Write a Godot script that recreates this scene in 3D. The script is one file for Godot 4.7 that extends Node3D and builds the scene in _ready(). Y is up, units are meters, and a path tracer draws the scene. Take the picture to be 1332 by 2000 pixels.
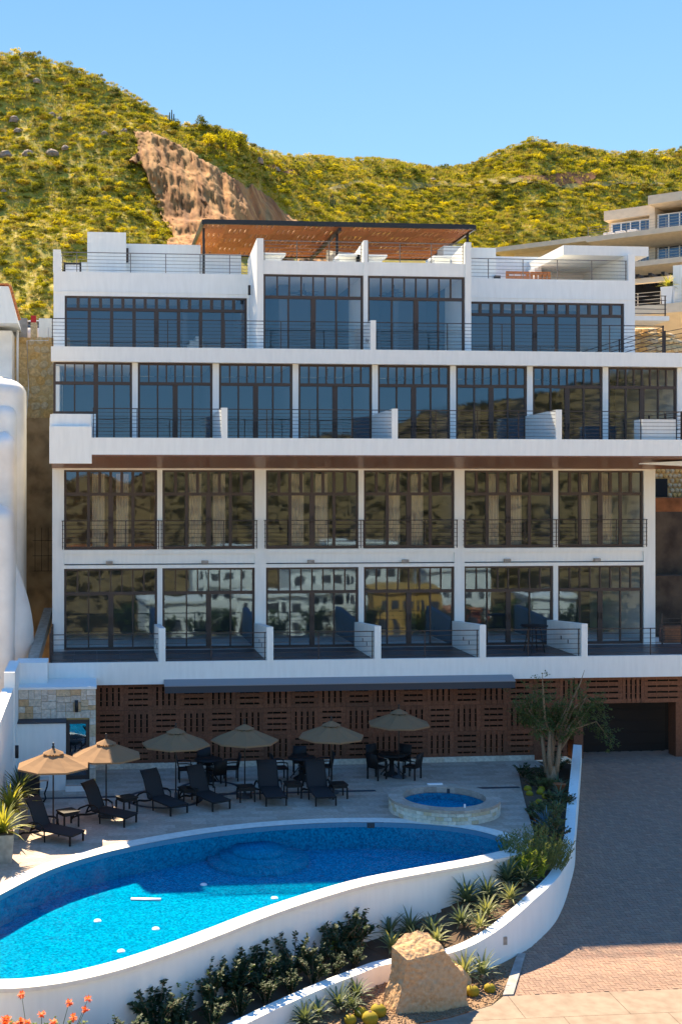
extends Node3D

# ---------------------------------------------------------------- camera figures
const EYE := Vector3(0.0, 10.1, 48.0)
const YAW_TAN := 0.0938          # the camera looks a little to the right of square-on
const DECK := -0.2               # height of the pool deck
const SUN_AT := Vector3(-0.27, 1.2, -1.0)

const SCRUB := [[0.43, 0.39, 0.012], [0.29, 0.28, 0.014], [0.13, 0.15, 0.020], [0.29, 0.22, 0.03], [0.60, 0.50, 0.012], [0.21, 0.205, 0.045]]
var rng := RandomNumberGenerator.new()
var used := {}
var mats := {}
var noises := {}

# ---------------------------------------------------------------- naming and tree helpers
func numbered(called: String, parent: Node) -> String:
	var key := str(parent.get_instance_id()) + called
	var n: int = used.get(key, 0)
	used[key] = n + 1
	return called if n == 0 else "%s_%03d" % [called, n]

func tag(o: Node, label: String, category: String, group := "", kind := "") -> Node:
	if label != "": o.set_meta("label", label)
	if category != "": o.set_meta("category", category)
	if group != "": o.set_meta("group", group)
	if kind != "": o.set_meta("kind", kind)
	return o

func thing(called: String, label: String, category: String, at := Vector3.ZERO, turn := 0.0, group := "") -> Node3D:
	var o := Node3D.new()
	o.name = numbered(called, self)
	add_child(o, true)
	o.position = at
	o.rotation.y = turn
	tag(o, label, category, group)
	return o

func part(parent: Node, called: String, mesh: Mesh, mat: Material, at := Vector3.ZERO, rot := Vector3.ZERO) -> MeshInstance3D:
	var o := MeshInstance3D.new()
	o.name = numbered(called, parent)
	o.mesh = mesh
	o.material_override = mat
	parent.add_child(o, true)
	o.position = at
	o.rotation = rot
	return o

func solo(called: String, mesh: Mesh, mat: Material, label: String, category: String, at := Vector3.ZERO, rot := Vector3.ZERO, group := "") -> MeshInstance3D:
	var o := part(self, called, mesh, mat, at, rot)
	tag(o, label, category, group)
	return o

func struct(called: String, mesh: Mesh, mat: Material, at := Vector3.ZERO) -> MeshInstance3D:
	var o := part(self, called, mesh, mat, at)
	o.set_meta("kind", "structure")
	return o

func copy(root: Node3D, at: Vector3, turn: float, label := "") -> Node3D:
	var called: String = root.name
	if called.length() > 4 and called[called.length() - 4] == "_": called = called.substr(0, called.length() - 4)
	var r: Node3D = root.duplicate()
	r.name = numbered(called, self)
	add_child(r, true)
	r.position = at
	r.rotation.y = turn
	if label != "": r.set_meta("label", label)
	return r

# ---------------------------------------------------------------- mesh helpers
func mb(flat := false) -> SurfaceTool:
	var st := SurfaceTool.new()
	st.begin(Mesh.PRIMITIVE_TRIANGLES)
	if flat: st.set_smooth_group(-1)
	return st

func tri(st: SurfaceTool, a: Vector3, b: Vector3, c: Vector3) -> void:   # counter-clockwise seen from outside
	st.add_vertex(a); st.add_vertex(c); st.add_vertex(b)

func quad(st: SurfaceTool, a: Vector3, b: Vector3, c: Vector3, d: Vector3) -> void:
	tri(st, a, b, c); tri(st, a, c, d)

func hexa(st: SurfaceTool, p: Array) -> void:   # p[0..3] bottom, p[4..7] top, both counter-clockwise from above
	quad(st, p[3], p[2], p[1], p[0])
	quad(st, p[4], p[5], p[6], p[7])
	for i in 4:
		var j := (i + 1) % 4
		quad(st, p[i], p[j], p[j + 4], p[i + 4])

func bx(st: SurfaceTool, x0: float, x1: float, y0: float, y1: float, z0: float, z1: float) -> void:
	hexa(st, [Vector3(x0, y0, z1), Vector3(x1, y0, z1), Vector3(x1, y0, z0), Vector3(x0, y0, z0),
		Vector3(x0, y1, z1), Vector3(x1, y1, z1), Vector3(x1, y1, z0), Vector3(x0, y1, z0)])

func bar(st: SurfaceTool, a: Vector3, b: Vector3, w: float, h: float) -> void:   # a square bar from a to b
	var f := (b - a).normalized()
	var s := f.cross(Vector3.UP)
	if s.length() < 0.01: s = Vector3.RIGHT
	s = s.normalized() * w * 0.5
	var u := s.cross(f).normalized() * h * 0.5
	hexa(st, [a - s - u, a + s - u, b + s - u, b - s - u, a - s + u, a + s + u, b + s + u, b - s + u])

func done(st: SurfaceTool) -> ArrayMesh:
	st.generate_normals()
	st.index()
	return st.commit()

func box_mesh(x0: float, x1: float, y0: float, y1: float, z0: float, z1: float) -> ArrayMesh:
	var st := mb(true)
	bx(st, x0, x1, y0, y1, z0, z1)
	return done(st)

func tube(st: SurfaceTool, pts: Array, radii: Array, n := 6, cap := true) -> void:
	var rings := []
	for i in pts.size():
		var f: Vector3 = (pts[min(i + 1, pts.size() - 1)] - pts[max(i - 1, 0)]).normalized()
		var s := f.cross(Vector3.UP if absf(f.y) < 0.95 else Vector3.RIGHT).normalized()
		var u := s.cross(f).normalized()
		var ring := []
		for k in n:
			var t := TAU * k / n
			ring.append(pts[i] + (s * cos(t) + u * sin(t)) * radii[i])
		rings.append(ring)
	for i in pts.size() - 1:
		for k in n:
			var m := (k + 1) % n
			quad(st, rings[i][k], rings[i + 1][k], rings[i + 1][m], rings[i][m])
	if cap:
		for k in n - 2:
			tri(st, rings[0][0], rings[0][k + 1], rings[0][k + 2])
			var e: Array = rings[-1]
			tri(st, e[0], e[k + 2], e[k + 1])

func lathe(st: SurfaceTool, prof: Array, n := 16, c := Vector3.ZERO) -> void:   # prof: [radius, height] from below upwards
	for i in prof.size() - 1:
		for k in n:
			var a := TAU * k / n
			var b := TAU * (k + 1) / n
			var p0 := c + Vector3(cos(a) * prof[i][0], prof[i][1], -sin(a) * prof[i][0])
			var p1 := c + Vector3(cos(b) * prof[i][0], prof[i][1], -sin(b) * prof[i][0])
			var p2 := c + Vector3(cos(b) * prof[i + 1][0], prof[i + 1][1], -sin(b) * prof[i + 1][0])
			var p3 := c + Vector3(cos(a) * prof[i + 1][0], prof[i + 1][1], -sin(a) * prof[i + 1][0])
			if prof[i][0] > 0.0: tri(st, p0, p1, p2)
			if prof[i + 1][0] > 0.0: tri(st, p0, p2, p3)

func sheet(poly: PackedVector2Array, height: Callable) -> ArrayMesh:   # a ground sheet over an outline in x, z
	var st := mb()
	var idx := Geometry2D.triangulate_polygon(poly)
	for i in range(0, idx.size(), 3):
		var a := poly[idx[i]]; var b := poly[idx[i + 1]]; var c := poly[idx[i + 2]]
		var A := Vector3(a.x, height.call(a), a.y); var B := Vector3(b.x, height.call(b), b.y); var C := Vector3(c.x, height.call(c), c.y)
		if (B - A).cross(C - A).y > 0.0: tri(st, A, B, C)
		else: tri(st, A, C, B)
	return done(st)

func spline(pts: Array, per: int, closed := false) -> Array:
	var out := []
	var n := pts.size()
	for i in (n if closed else n - 1):
		var p0 = pts[(i - 1 + n) % n] if closed or i > 0 else pts[0]
		var p1 = pts[i]
		var p2 = pts[(i + 1) % n]
		var p3 = pts[(i + 2) % n] if closed or i + 2 < n else pts[n - 1]
		for k in per:
			out.append(p1.cubic_interpolate(p2, p0, p3, float(k) / per))
	if not closed: out.append(pts[n - 1])
	return out

# ---------------------------------------------------------------- materials
func lin(r: float, g: float, b: float) -> Color:
	return Color(r, g, b).linear_to_srgb()

func noise(freq: float, octaves: int, s: int, lo := 0.0, hi := 1.0, kind := FastNoiseLite.TYPE_SIMPLEX_SMOOTH, size := 256) -> NoiseTexture2D:
	var key := str([freq, octaves, s, lo, hi, kind, size])
	if noises.has(key): return noises[key]
	var f := FastNoiseLite.new()
	f.noise_type = kind
	f.frequency = freq
	f.seed = s
	f.fractal_octaves = octaves
	var t := NoiseTexture2D.new()
	t.width = size
	t.height = size
	t.seamless = true
	t.noise = f
	var ramp := Gradient.new()
	ramp.set_color(0, Color(lo, lo, lo))
	ramp.set_color(1, Color(hi, hi, hi))
	t.color_ramp = ramp
	noises[key] = t
	return t

func ramp_noise(freq: float, octaves: int, s: int, cols: Array, kind := FastNoiseLite.TYPE_SIMPLEX_SMOOTH, size := 512) -> NoiseTexture2D:
	var f := FastNoiseLite.new()
	f.noise_type = kind
	f.frequency = freq
	f.seed = s
	f.fractal_octaves = octaves
	var t := NoiseTexture2D.new()
	t.width = size
	t.height = size
	t.seamless = true
	t.noise = f
	var g := Gradient.new()
	var o := PackedFloat32Array()
	var c := PackedColorArray()
	for i in cols.size():
		o.append(float(i) / (cols.size() - 1))
		c.append(cols[i])
	g.offsets = o
	g.colors = c
	t.color_ramp = g
	return t

func m(called: String, color: Color, rough := 0.8, tex: Texture2D = null, per_metre := 1.0, bump: Texture2D = null, cm := 0.0, bump_per_metre := 0.0) -> StandardMaterial3D:
	if mats.has(called): return mats[called]
	var a := StandardMaterial3D.new()
	a.resource_name = called
	a.albedo_color = color
	a.roughness = rough
	a.metallic_specular = 0.4
	if tex or bump:
		a.uv1_triplanar = true
		a.uv1_world_triplanar = true
		a.uv1_scale = Vector3.ONE * per_metre
	if tex: a.albedo_texture = tex
	if bump:
		a.heightmap_enabled = true
		a.heightmap_texture = bump
		a.heightmap_scale = cm
	mats[called] = a
	return a

func leaf(called: String, color: Color, through: Color, rough := 0.6) -> StandardMaterial3D:
	var a := m(called, color, rough)
	a.backlight_enabled = true
	a.backlight = through
	a.cull_mode = BaseMaterial3D.CULL_DISABLED
	return a

func make_materials() -> void:
	var fine := noise(0.03, 4, 3, 0.90, 1.0)
	var rough_bump := noise(0.05, 4, 8, 0.0, 1.0)
	m("white_stucco", lin(0.82, 0.835, 0.795), 0.9, noise(0.03, 5, 21, 0.962, 1.0, FastNoiseLite.TYPE_SIMPLEX_SMOOTH, 512), 0.12, rough_bump, 0.3).uv1_scale = Vector3(0.30, 0.05, 0.30)
	m("cream_stucco", lin(0.90, 0.86, 0.79), 0.9, noise(0.01, 5, 31, 0.90, 1.0, FastNoiseLite.TYPE_SIMPLEX_SMOOTH, 512), 0.15, rough_bump, 1.0)
	m("beige_stucco", lin(0.78, 0.66, 0.50), 0.9, fine, 0.2)
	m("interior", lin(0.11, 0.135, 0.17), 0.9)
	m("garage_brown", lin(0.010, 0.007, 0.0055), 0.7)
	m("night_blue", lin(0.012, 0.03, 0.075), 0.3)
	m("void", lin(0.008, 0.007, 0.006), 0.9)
	m("roof_rail", lin(0.16, 0.15, 0.14), 0.5)
	m("room_floor", lin(0.35, 0.30, 0.25), 0.5)
	m("frame", lin(0.062, 0.045, 0.038), 0.5)
	m("railing", lin(0.045, 0.035, 0.032), 0.5)
	m("black_metal", lin(0.02, 0.02, 0.022), 0.4)
	m("steel", lin(0.5, 0.5, 0.5), 0.3).metallic = 0.8
	var grain := ramp_noise(0.02, 4, 5, [Color(0.78, 0.74, 0.72), Color(1, 1, 1)])
	for k in 4:
		var v: float = [1.0, 0.86, 1.1, 0.94][k]
		m("screen_wood_%d" % k, lin(0.215 * v, 0.088 * v, 0.047 * v), 0.55, grain, 0.9)
		m("pergola_wood_%d" % k, lin(0.50 * v, 0.19 * v, 0.065 * v), 0.6, grain, 0.9)
	m("soffit_wood", lin(0.24, 0.115, 0.07), 0.35, grain, 0.7)
	m("patio_tile", lin(0.11, 0.09, 0.085), 0.4, fine, 0.5)
	m("patio_tile_b", lin(0.095, 0.08, 0.075), 0.4, fine, 0.5)
	var trav := ramp_noise(0.02, 5, 12, [lin(0.50, 0.42, 0.34), lin(0.66, 0.58, 0.49), lin(0.74, 0.68, 0.60)])
	m("travertine", Color.WHITE, 0.7, tile_texture(12, lin(0.36, 0.275, 0.21), lin(0.47, 0.375, 0.30), 41), 0.25)
	m("coping", lin(0.78, 0.74, 0.66), 0.7, fine, 0.5)
	m("dark_band", lin(0.05, 0.055, 0.07), 0.5, fine, 1.0)
	for k in 5:
		var c: Array = [[0.78, 0.67, 0.52], [0.72, 0.56, 0.36], [0.82, 0.73, 0.60], [0.70, 0.60, 0.48], [0.76, 0.50, 0.27]][k]
		m("clad_stone_%d" % k, lin(c[0], c[1], c[2]), 0.85, noise(0.03, 4, 60 + k % 2, 0.8, 1.0), 0.8, rough_bump, 1.2)
		var r: Array = [[0.82, 0.58, 0.28], [0.74, 0.58, 0.36], [0.86, 0.62, 0.30], [0.80, 0.50, 0.18], [0.74, 0.58, 0.34]][k]
		m("rubble_stone_%d" % k, lin(r[0], r[1], r[2]), 0.9, noise(0.03, 4, 60 + k % 2, 0.75, 1.0), 0.7, rough_bump, 2.0)
	m("mortar", lin(0.62, 0.42, 0.18), 0.95, fine, 0.6)
	m("old_concrete", Color.WHITE, 0.95, ramp_noise(0.012, 5, 71, [lin(0.24, 0.155, 0.075), lin(0.48, 0.31, 0.15), lin(0.60, 0.41, 0.22)]), 0.14, rough_bump, 1.5)
	m("dark_concrete", Color.WHITE, 0.95, ramp_noise(0.012, 5, 72, [lin(0.035, 0.026, 0.02), lin(0.075, 0.055, 0.04), lin(0.11, 0.085, 0.06)]), 0.14, rough_bump, 1.5)
	m("grey_concrete", lin(0.42, 0.40, 0.37), 0.9, noise(0.02, 4, 61, 0.75, 1.0), 0.4)
	for k in 4:
		var c: Array = [[0.285, 0.185, 0.135], [0.25, 0.166, 0.124], [0.305, 0.20, 0.145], [0.272, 0.183, 0.138]][k]
		m("paver_%d" % k, lin(c[0], c[1], c[2]), 0.85, fine, 1.2)
	var pv := m("paver_mix", lin(1, 1, 1), 0.85)
	pv.vertex_color_use_as_albedo = true
	m("paver_joint", lin(0.17, 0.12, 0.095), 0.95, fine, 1.0)
	m("stamped_concrete", Color.WHITE, 0.8, ramp_noise(0.015, 5, 77, [lin(0.20, 0.148, 0.108), lin(0.255, 0.195, 0.145), lin(0.30, 0.235, 0.175)]), 0.25)
	m("gravel", Color.WHITE, 0.95, ramp_noise(0.12, 3, 81, [lin(0.10, 0.06, 0.033), lin(0.24, 0.155, 0.09), lin(0.36, 0.25, 0.16)]), 0.8, rough_bump, 3.0)
	m("bed_soil", Color.WHITE, 0.95, ramp_noise(0.1, 3, 83, [lin(0.06, 0.04, 0.025), lin(0.16, 0.10, 0.06)]), 0.8)
	m("boulder", Color.WHITE, 0.9, ramp_noise(0.035, 6, 85, [lin(0.30, 0.155, 0.065), lin(0.46, 0.27, 0.13), lin(0.51, 0.325, 0.17), lin(0.57, 0.41, 0.25)]), 0.4, noise(0.05, 6, 9, 0, 1), 6.0)
	m("pool_tile", Color.WHITE, 0.4, mosaic_texture(lin(0.0, 0.085, 0.19), lin(0.0, 0.30, 0.48), 90), 0.08).specular_mode = BaseMaterial3D.SPECULAR_DISABLED
	m("pool_line", lin(0.12, 0.26, 0.38), 0.4, fine, 1.0)
	m("wicker", lin(0.020, 0.016, 0.015), 0.6, noise(0.25, 1, 6, 0.5, 1.0), 3.0)
	m("sling", lin(0.022, 0.020, 0.022), 0.75)
	var cv := leaf("canopy", lin(0.25, 0.15, 0.078), lin(0.25, 0.14, 0.06), 0.9)
	m("pole", lin(0.035, 0.025, 0.02), 0.4)
	m("planter_stone", lin(0.50, 0.44, 0.36), 0.9, noise(0.02, 4, 61, 0.75, 1.0), 0.6)
	m("bark", Color.WHITE, 0.9, ramp_noise(0.04, 4, 95, [lin(0.16, 0.10, 0.06), lin(0.38, 0.28, 0.18)]), 1.2)
	leaf("tree_leaf", lin(0.060, 0.085, 0.016), lin(0.05, 0.07, 0.01))
	leaf("dark_leaf", lin(0.022, 0.042, 0.014), lin(0.04, 0.07, 0.01))
	leaf("bright_leaf", lin(0.10, 0.14, 0.015), lin(0.30, 0.36, 0.03))
	leaf("aloe_leaf", lin(0.085, 0.115, 0.065), lin(0.10, 0.12, 0.03))
	leaf("aloe_pale", lin(0.16, 0.18, 0.075), lin(0.22, 0.22, 0.05))
	leaf("agave_blue", lin(0.08, 0.15, 0.20), lin(0.02, 0.03, 0.03))
	leaf("sword_leaf", lin(0.13, 0.15, 0.02), lin(0.40, 0.36, 0.03))
	leaf("sword_leaf_dark", lin(0.05, 0.07, 0.02), lin(0.10, 0.12, 0.02))
	leaf("rosemary", lin(0.07, 0.09, 0.030), lin(0.20, 0.22, 0.04))
	leaf("flower", lin(0.75, 0.16, 0.03), lin(0.6, 0.12, 0.02))
	m("cactus", lin(0.46, 0.35, 0.02), 0.8, noise(0.2, 2, 6, 0.6, 1.0), 2.0)
	m("saguaro", lin(0.05, 0.075, 0.03), 0.8)
	m("terracotta", lin(0.40, 0.13, 0.05), 0.8, fine, 1.0)
	m("roof_tile", lin(0.55, 0.20, 0.07), 0.8, fine, 1.0)
	m("awning_top", lin(0.26, 0.25, 0.25), 0.8)
	m("dark_grey", lin(0.05, 0.052, 0.06), 0.6)
	m("hill_soil", Color.WHITE, 0.95, ramp_noise(0.03, 5, 101, [lin(0.24, 0.13, 0.03), lin(0.32, 0.23, 0.035), lin(0.34, 0.29, 0.03), lin(0.42, 0.33, 0.06)]), 0.05, rough_bump, 20.0)
	m("cliff_rock", Color.WHITE, 0.95, cliff_texture(), 0.035, noise(0.03, 5, 9, 0, 1), 25.0)
	m("hill_rock", lin(0.50, 0.38, 0.28), 0.9, noise(0.03, 4, 60, 0.6, 1.0), 0.4, rough_bump, 5.0)
	m("straw_ground", lin(0.46, 0.36, 0.10), 0.95, noise(0.02, 4, 61, 0.6, 1.0), 0.2)
	m("red_soil", lin(0.34, 0.13, 0.05), 0.95, noise(0.02, 4, 61, 0.6, 1.0), 0.2)
	m("valley_slope", Color.WHITE, 0.95, ramp_noise(0.02, 5, 106, [lin(0.10, 0.06, 0.02), lin(0.23, 0.145, 0.05), lin(0.34, 0.23, 0.09)]), 0.05)
	m("far_ground", Color.WHITE, 0.95, ramp_noise(0.02, 5, 105, [lin(0.36, 0.28, 0.17), lin(0.52, 0.42, 0.28), lin(0.62, 0.52, 0.37)]), 0.02)
	m("ochre_wall", lin(0.55, 0.32, 0.08), 0.9, fine, 0.3)
	m("red_wall", lin(0.40, 0.10, 0.05), 0.9, fine, 0.3)
	m("car_paint", lin(0.75, 0.75, 0.75), 0.25)
	m("car_glass", lin(0.02, 0.025, 0.03), 0.08)
	m("rubber", lin(0.02, 0.02, 0.02), 0.9)
	m("red_paint", lin(0.45, 0.02, 0.02), 0.5)
	m("curtain", lin(0.42, 0.36, 0.28), 0.95)
	m("white_paint", lin(0.8, 0.8, 0.8), 0.4)
	var white := Image.create(4, 4, false, Image.FORMAT_RGB8)
	white.fill(Color.WHITE)
	var flat := ImageTexture.create_from_image(white)
	for k in 6:
		var c: Array = SCRUB[k]
		leaf("scrub_%d" % k, lin(c[0], c[1], c[2]), lin(1.0, 1.0, 0.7), 0.8).albedo_texture = flat
	var sm := leaf("scrub_mix", Color.WHITE, lin(1.0, 1.0, 0.7), 0.8)
	sm.vertex_color_use_as_albedo = true
	var gm := leaf("straw_mix", Color.WHITE, lin(0.8, 0.8, 0.6), 0.8)
	gm.vertex_color_use_as_albedo = true
	# coated window glass: a third of the light mirrors off it, the rest passes
	var plain := Image.create(4, 4, false, Image.FORMAT_RGB8)
	plain.fill(Color.WHITE)
	var g := StandardMaterial3D.new()
	g.resource_name = "window_glass"
	g.albedo_texture = ImageTexture.create_from_image(plain)
	g.albedo_color = Color(0.74, 0.88, 1.0, 0.125)
	g.transparency = BaseMaterial3D.TRANSPARENCY_ALPHA
	g.metallic = 1.0
	g.roughness = 0.02
	g.heightmap_enabled = true
	g.heightmap_texture = noise(0.006, 2, 44, 0.0, 1.0)
	g.heightmap_scale = 0.11
	g.uv1_triplanar = true
	g.uv1_world_triplanar = true
	g.uv1_scale = Vector3.ONE * 0.35
	mats["glass"] = g
	var w := StandardMaterial3D.new()
	w.resource_name = "pool_water"
	w.albedo_color = Color(0.0, 0.15, 0.25, 0.01)
	w.transparency = BaseMaterial3D.TRANSPARENCY_ALPHA
	w.roughness = 0.03
	w.metallic_specular = 0.18
	w.heightmap_enabled = true
	w.heightmap_texture = noise(0.02, 3, 45, 0.0, 1.0)
	w.heightmap_scale = 1.5
	w.uv1_triplanar = true
	w.uv1_world_triplanar = true
	w.uv1_scale = Vector3.ONE * 0.3
	mats["water"] = w

func tile_texture(n: int, a: Color, b: Color, s: int) -> ImageTexture:   # rectangular stone tiles, tone by tone, with fine joints
	var size := 768
	var im := Image.create(size, size, false, Image.FORMAT_RGB8)
	var r := RandomNumberGenerator.new()
	r.seed = s
	var f := FastNoiseLite.new()
	f.frequency = 0.03
	f.fractal_octaves = 4
	var step := size / n
	for j in n:
		var y := j * step
		var x := -r.randi_range(0, step)
		while x < size:
			var w := int(step * r.randf_range(1.2, 2.2))
			var c := a.lerp(b, r.randf())
			im.fill_rect(Rect2i(x, y, w, step), c.darkened(0.12))
			im.fill_rect(Rect2i(x + 1, y + 1, w - 1, step - 1), c)
			x += w
	for y in size:
		for x in size:
			var v := 1.0 + 0.13 * f.get_noise_2d(x, y * 2.0)
			var c := im.get_pixel(x, y)
			im.set_pixel(x, y, Color(c.r * v, c.g * v, c.b * v))
	return ImageTexture.create_from_image(im)

func mosaic_texture(a: Color, b: Color, s: int) -> ImageTexture:   # small pool mosaic, every chip its own blue
	var size := 320
	var im := Image.create(size, size, false, Image.FORMAT_RGB8)
	var r := RandomNumberGenerator.new()
	r.seed = s
	for y in size:
		for x in size:
			im.set_pixel(x, y, a.lerp(b, pow(r.randf(), 0.8)))
	return ImageTexture.create_from_image(im)

func cliff_texture() -> ImageTexture:   # weathered rock, streaked downwards
	var size := 512
	var im := Image.create(size, size, false, Image.FORMAT_RGB8)
	var f := FastNoiseLite.new()
	f.frequency = 0.016
	f.fractal_octaves = 6
	f.seed = 5
	var cols := [lin(0.13, 0.045, 0.012), lin(0.29, 0.115, 0.03), lin(0.41, 0.20, 0.06), lin(0.48, 0.28, 0.10)]
	for y in size:
		for x in size:
			var v := clampf(0.5 + 1.0 * f.get_noise_2d(x * 2.2, y * 0.32) + 0.35 * f.get_noise_2d(x * 6.0, y * 2.0 + 900.0), 0.0, 0.999) * 3.0
			var k := int(v)
			im.set_pixel(x, y, cols[k].lerp(cols[k + 1], v - k))
	return ImageTexture.create_from_image(im)

# ---------------------------------------------------------------- ground
func ground_y(z: float) -> float:     # the drive falls from the garage towards the street
	if z <= 4.0: return DECK
	if z <= 16.5: return DECK - 0.15 * (z - 4.0)
	return DECK - 0.15 * 12.5 - 0.015 * (z - 16.5)

func sight(px: float, py: float, depth: float) -> Vector3:   # a surveyed bearing and distance from the viewpoint turned into a place
	var c := 1.0 / sqrt(1.0 + YAW_TAN * YAW_TAN)
	var s := YAW_TAN * c
	var r := (px - 405.0) / 2400.0
	return EYE + depth * Vector3(s + r * c, -(py - 950.0) / 2400.0, -c + r * s)

# ---------------------------------------------------------------- the white apartment building
var house: Node3D

func hp(called: String, x0: float, x1: float, y0: float, y1: float, z0: float, z1: float, mat := "white_stucco") -> MeshInstance3D:
	return part(house, called, box_mesh(x0, x1, y0, y1, z0, z1), mats[mat])

func window(x0: float, x1: float, y0: float, y1: float, z: float, yt: float, tops: Array, lows: Array, bw := 0.06, door := -1, label := "") -> void:
	# tops and lows: how the upper and lower lights are divided, as shares of the width; door: the lower mullion that is a pair of door stiles
	var st := mb(true)
	var d := 0.10
	bx(st, x0, x0 + 0.09, y0, y1, z - d, z)
	bx(st, x1 - 0.09, x1, y0, y1, z - d, z)
	bx(st, x0 + 0.09, x1 - 0.09, y1 - 0.08, y1, z - d, z - 0.002)
	bx(st, x0 + 0.09, x1 - 0.09, y0, y0 + 0.10, z - d, z - 0.002)
	if yt > y0: bx(st, x0 + 0.09, x1 - 0.09, yt - 0.06, yt + 0.06, z - d, z + 0.015)
	var a0 := x0 + 0.09
	var w := x1 - x0 - 0.18
	for i in range(1, tops.size() - 1):
		var x: float = a0 + w * tops[i]
		bx(st, x - bw * 0.5, x + bw * 0.5, yt + 0.06, y1 - 0.08, z - d + 0.01, z - 0.006)
	for i in range(1, lows.size() - 1):
		var x: float = a0 + w * lows[i]
		var half := bw * 0.55 if i != door else 0.10
		bx(st, x - half, x + half, y0 + 0.10, yt - 0.06, z - d + 0.01, z - 0.006)
		if i == door:
			bx(st, x - 0.075, x - 0.045, y0 + 1.0, y0 + 1.28, z - 0.006, z + 0.05)
			bx(st, x + 0.045, x + 0.075, y0 + 1.0, y0 + 1.28, z - 0.006, z + 0.05)
	var f := part(house, "window", done(st), mats["frame"])
	if label != "": f.set_meta("label", label)
	for row in [[tops, yt + 0.06, y1 - 0.08], [lows, y0 + 0.10, yt - 0.06]]:
		var div: Array = row[0]
		for i in div.size() - 1:
			var p := mb(true)
			var xa: float = a0 + w * div[i]
			var xb: float = a0 + w * div[i + 1]
			quad(p, Vector3(xa, row[1], z - 0.05), Vector3(xb, row[1], z - 0.05), Vector3(xb, row[2], z - 0.05), Vector3(xa, row[2], z - 0.05))
			part(f, "pane", done(p), mats["glass"])

func shares(n: int) -> Array:
	var a := []
	for i in n + 1: a.append(float(i) / n)
	return a

func railing(x0: float, x1: float, y0: float, y1: float, z: float, rods: int, posts: Array, returns := 0.0, mat := "railing") -> void:
	var st := mb(true)
	for k in rods:
		var y := lerpf(y0 + 0.10, y1, float(k) / (rods - 1))
		var t := 0.016 if k == rods - 1 else 0.008
		bx(st, x0, x1, y - t, y + t, z - t, z + t)
		if returns > 0.0:
			bx(st, x0 - t, x0 + t, y - t, y + t, z - returns, z - t - 0.001)
			bx(st, x1 - t, x1 + t, y - t, y + t, z - returns, z - t - 0.001)
	var r := part(house, "railing", done(st), mats[mat])
	for x in posts:
		part(r, "post", box_mesh(x - 0.016, x + 0.016, y0, y1 + 0.016, z - 0.045, z - 0.017), mats[mat])

func step_posts(x0: float, x1: float, gap: float) -> Array:
	var n := int(round((x1 - x0) / gap))
	var a := []
	for i in n + 1: a.append(lerpf(x0 + 0.03, x1 - 0.03, float(i) / n))
	return a

func partition(x0: float, x1: float, y0: float, y_back: float, y_front: float, z0: float, z1: float) -> void:
	var st := mb(true)
	hexa(st, [Vector3(x0, y0, z1), Vector3(x1, y0, z1), Vector3(x1, y0, z0), Vector3(x0, y0, z0),
		Vector3(x0, y_front, z1), Vector3(x1, y_front, z1), Vector3(x1, y_back, z0), Vector3(x0, y_back, z0)])
	var p := part(house, "partition_wall", done(st), mats["white_stucco"])
	for k in 2:
		part(p, "socket_box", box_mesh(x0 - 0.012, x0 - 0.001, y0 + 0.42 - 0.06 * k, y0 + 0.56 - 0.06 * k, lerpf(z0, z1, 0.42 + 0.2 * k), lerpf(z0, z1, 0.42 + 0.2 * k) + 0.09), mats["black_metal"])

var panel_parts := {}
func slat_panel(parent: Node3D, called: String, upright: bool, at: Vector3, w: float, h: float, basis_turn: Vector3, wood: String, pieces: bool) -> void:
	# a square of boards with open slots between them, boards upright or lying, held by thin battens behind
	var key := str([upright, w, h])
	if not panel_parts.has(key):
		var long := h if upright else w
		var across := w if upright else h
		var slots := 4
		var slot := 0.068
		var board := (across - slots * slot) / (slots + 1)
		var boards := []
		for i in slots + 1:
			var c := -across * 0.5 + board * 0.5 + i * (board + slot)
			boards.append(box_mesh(c - board * 0.5, c + board * 0.5, -long * 0.5 + 0.001, long * 0.5 - 0.001, -0.025, 0.0) if upright else box_mesh(-long * 0.5 + 0.001, long * 0.5 - 0.001, c - board * 0.5, c + board * 0.5, -0.025, 0.0))
		var st := mb(true)
		for q in [-0.5, -0.16, 0.16, 0.5]:
			var half := 0.075 if absf(q) > 0.4 else 0.012
			var c: float = q * (long - 2 * half - 0.004)
			if upright: bx(st, -across * 0.5 + 0.002, across * 0.5 - 0.002, c - half, c + half, -0.05, -0.0255)
			else: bx(st, c - half, c + half, -across * 0.5 + 0.002, across * 0.5 - 0.002, -0.05, -0.0255)
		var battens := done(st)
		var all := SurfaceTool.new()
		all.begin(Mesh.PRIMITIVE_TRIANGLES)
		for b in boards: all.append_from(b, 0, Transform3D())
		all.append_from(battens, 0, Transform3D())
		panel_parts[key] = [boards, battens, all.commit()]
	var got: Array = panel_parts[key]
	if pieces:
		var p := part(parent, called, got[1], mats["%s_%d" % [wood, rng.randi() % 4]], at, basis_turn)
		for b in got[0]: part(p, "slat", b, mats["%s_%d" % [wood, rng.randi() % 4]])
	else:
		part(parent, called, got[2], mats["%s_%d" % [wood, rng.randi() % 4]], at, basis_turn)

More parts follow.
